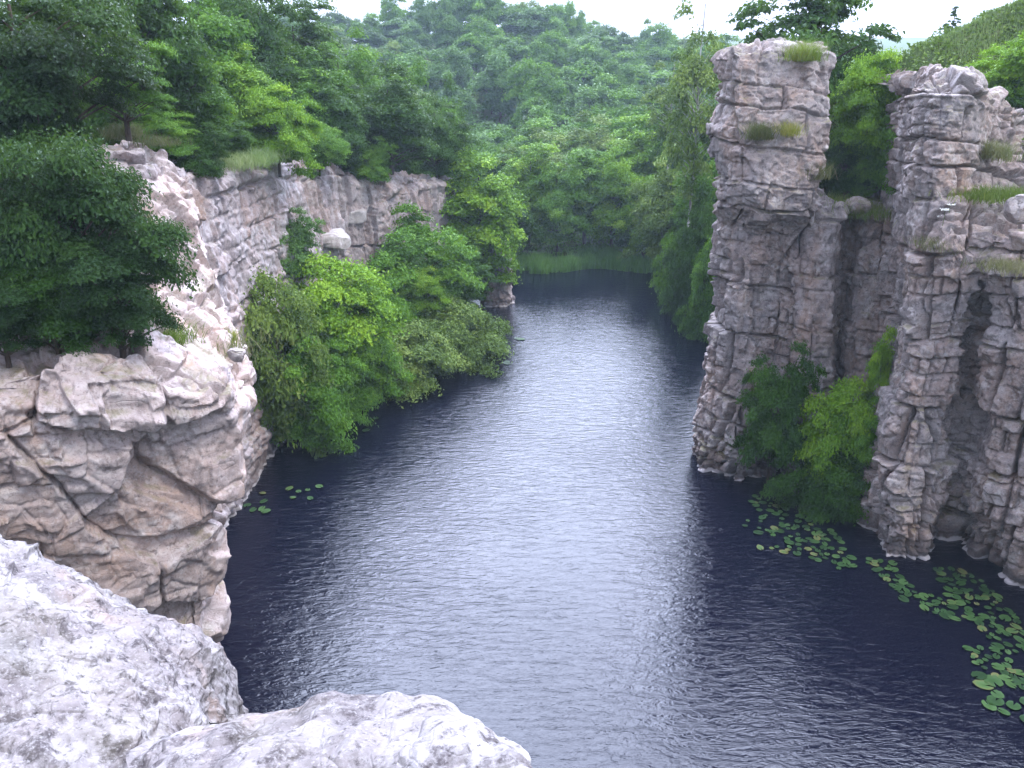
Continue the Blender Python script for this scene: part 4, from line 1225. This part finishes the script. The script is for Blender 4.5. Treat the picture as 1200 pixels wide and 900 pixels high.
pad_patch([(868, 612), (885, 578), (930, 600), (985, 612), (1022, 640), (1018, 662), (985, 668), (935, 650), (890, 645)], 96, 0.07, 0.16,
          "green lily pad in the crowded patch between the pillar and the buttress", "lily pads between pillar and buttress", 1)
pad_patch([(1010, 655), (1062, 660), (1120, 664), (1165, 690), (1235, 722), (1235, 830), (1165, 795), (1100, 745), (1045, 690)], 165, 0.07, 0.165,
          "green lily pad in the long patch below the buttress", "lily pads below the buttress", 2)
pad_patch([(1135, 800), (1165, 765), (1235, 790), (1235, 880), (1190, 845), (1150, 828)], 16, 0.13, 0.23,
          "large lily pad in the lower right corner, nearest the viewer", "lily pads in the lower right corner", 3)
pad_patch([(278, 600), (300, 580), (350, 560), (385, 548), (380, 565), (365, 590), (330, 605)], 12, 0.10, 0.17,
          "pale lily pad in the thin patch by the near left cliff", "lily pads by the near left cliff", 4)
pad_patch([(365, 535), (400, 505), (440, 485), (445, 498), (420, 522), (385, 545)], 8, 0.10, 0.18,
          "lily pad at the dark edge under the drooping left-bank bushes", "lily pads under the left-bank bushes", 5)
pad_patch([(560, 440), (600, 395), (632, 383), (630, 396), (605, 410), (585, 440)], 8, 0.14, 0.24,
          "pale lily pad off the tip of the olive sallow bush", "lily pads off the olive bush", 6)

# ------------------------------------------------------------------ air
k = NT("haze_air")
pv = k.n("ShaderNodeVolumePrincipled")
pv.inputs["Color"].default_value = (0.70, 0.87, 1.0, 1)
pv.inputs["Density"].default_value = 0.00052
pv.inputs["Anisotropy"].default_value = 0.1
k.t.links.new(pv.outputs[0], k.out.inputs["Volume"])
bpy.ops.mesh.primitive_cube_add(size=1)
hz = bpy.context.object
hz.name = "haze"; hz.data.name = "haze"
hz.scale = (1500, 1400, 56); hz.location = (0, 110, 23)
hz.data.materials.append(k.m)
tag(hz, kind="stuff")

# ------------------------------------------------------------------ light
SUN_EL, SUN_AZ = math.radians(58), math.radians(125)     # azimuth clockwise from straight ahead
w = bpy.data.worlds.new("World"); SC.world = w; w.use_nodes = True
nt = w.node_tree; nt.nodes.clear()
sky = nt.nodes.new("ShaderNodeTexSky"); sky.sky_type = "NISHITA"; sky.sun_disc = False
sky.sun_elevation = SUN_EL; sky.sun_rotation = SUN_AZ
sky.air_density = 1.0; sky.dust_density = 3.0; sky.ozone_density = 1.5
mixn = nt.nodes.new("ShaderNodeMix"); mixn.data_type = "RGBA"
ct = [s for s in mixn.inputs if s.type == "RGBA"]
tc = nt.nodes.new("ShaderNodeTexCoord")
cn = nt.nodes.new("ShaderNodeTexNoise"); cn.inputs["Scale"].default_value = 2.2; cn.inputs["Detail"].default_value = 5
nt.links.new(tc.outputs["Generated"], cn.inputs["Vector"])
mr = nt.nodes.new("ShaderNodeMapRange"); mr.inputs["From Min"].default_value = 0.35; mr.inputs["From Max"].default_value = 0.65
mr.inputs["To Min"].default_value = 0.55; mr.inputs["To Max"].default_value = 0.9
nt.links.new(cn.outputs["Fac"], mr.inputs["Value"]); nt.links.new(mr.outputs[0], mixn.inputs["Factor"])
nt.links.new(sky.outputs[0], ct[0]); ct[1].default_value = (15.7, 17.2, 22.6, 1)
bg = nt.nodes.new("ShaderNodeBackground"); bg.inputs["Strength"].default_value = 0.13
nt.links.new([s for s in mixn.outputs if s.type == "RGBA"][0], bg.inputs["Color"])
# bright sky lobe added ahead, over the valley, to lift the water's reflection
lobe_el, lobe_az = math.radians(50), math.radians(6)
dn = nt.nodes.new("ShaderNodeVectorMath"); dn.operation = "DOT_PRODUCT"
nt.links.new(tc.outputs["Generated"], dn.inputs[0])
dn.inputs[1].default_value = (math.sin(lobe_az) * math.cos(lobe_el), math.cos(lobe_az) * math.cos(lobe_el), math.sin(lobe_el))
lr = nt.nodes.new("ShaderNodeMapRange"); lr.interpolation_type = "SMOOTHSTEP"
lr.inputs["From Min"].default_value = 0.78; lr.inputs["From Max"].default_value = 0.97
lr.inputs["To Min"].default_value = 0.088; lr.inputs["To Max"].default_value = 0.86
nt.links.new(dn.outputs["Value"], lr.inputs["Value"]); nt.links.new(lr.outputs[0], bg.inputs["Strength"])
ow = nt.nodes.new("ShaderNodeOutputWorld"); nt.links.new(bg.outputs[0], ow.inputs["Surface"])
sd = bpy.data.lights.new("sun", "SUN"); sd.energy = 1.5; sd.angle = math.radians(14); sd.color = (1.0, 0.955, 0.89)
so = bpy.data.objects.new("sun", sd); COL.objects.link(so)
dirv = Vector((math.sin(SUN_AZ) * math.cos(SUN_EL), math.cos(SUN_AZ) * math.cos(SUN_EL), math.sin(SUN_EL)))
so.rotation_euler = (-dirv).to_track_quat("-Z", "Y").to_euler()

vs = SC.view_settings
vs.view_transform = "Standard"; vs.look = "None"; vs.gamma = 1.0; vs.use_curve_mapping = False
vs.exposure = 0.6
SC.render.engine = "CYCLES"
SC.cycles.max_bounces = 6; SC.cycles.diffuse_bounces = 2; SC.cycles.glossy_bounces = 2; SC.cycles.transmission_bounces = 3
SC.cycles.volume_bounces = 0; SC.cycles.use_denoising = True
SC.cycles.caustics_reflective = False; SC.cycles.caustics_refractive = False
print("sunk", len(bpy.data.objects))
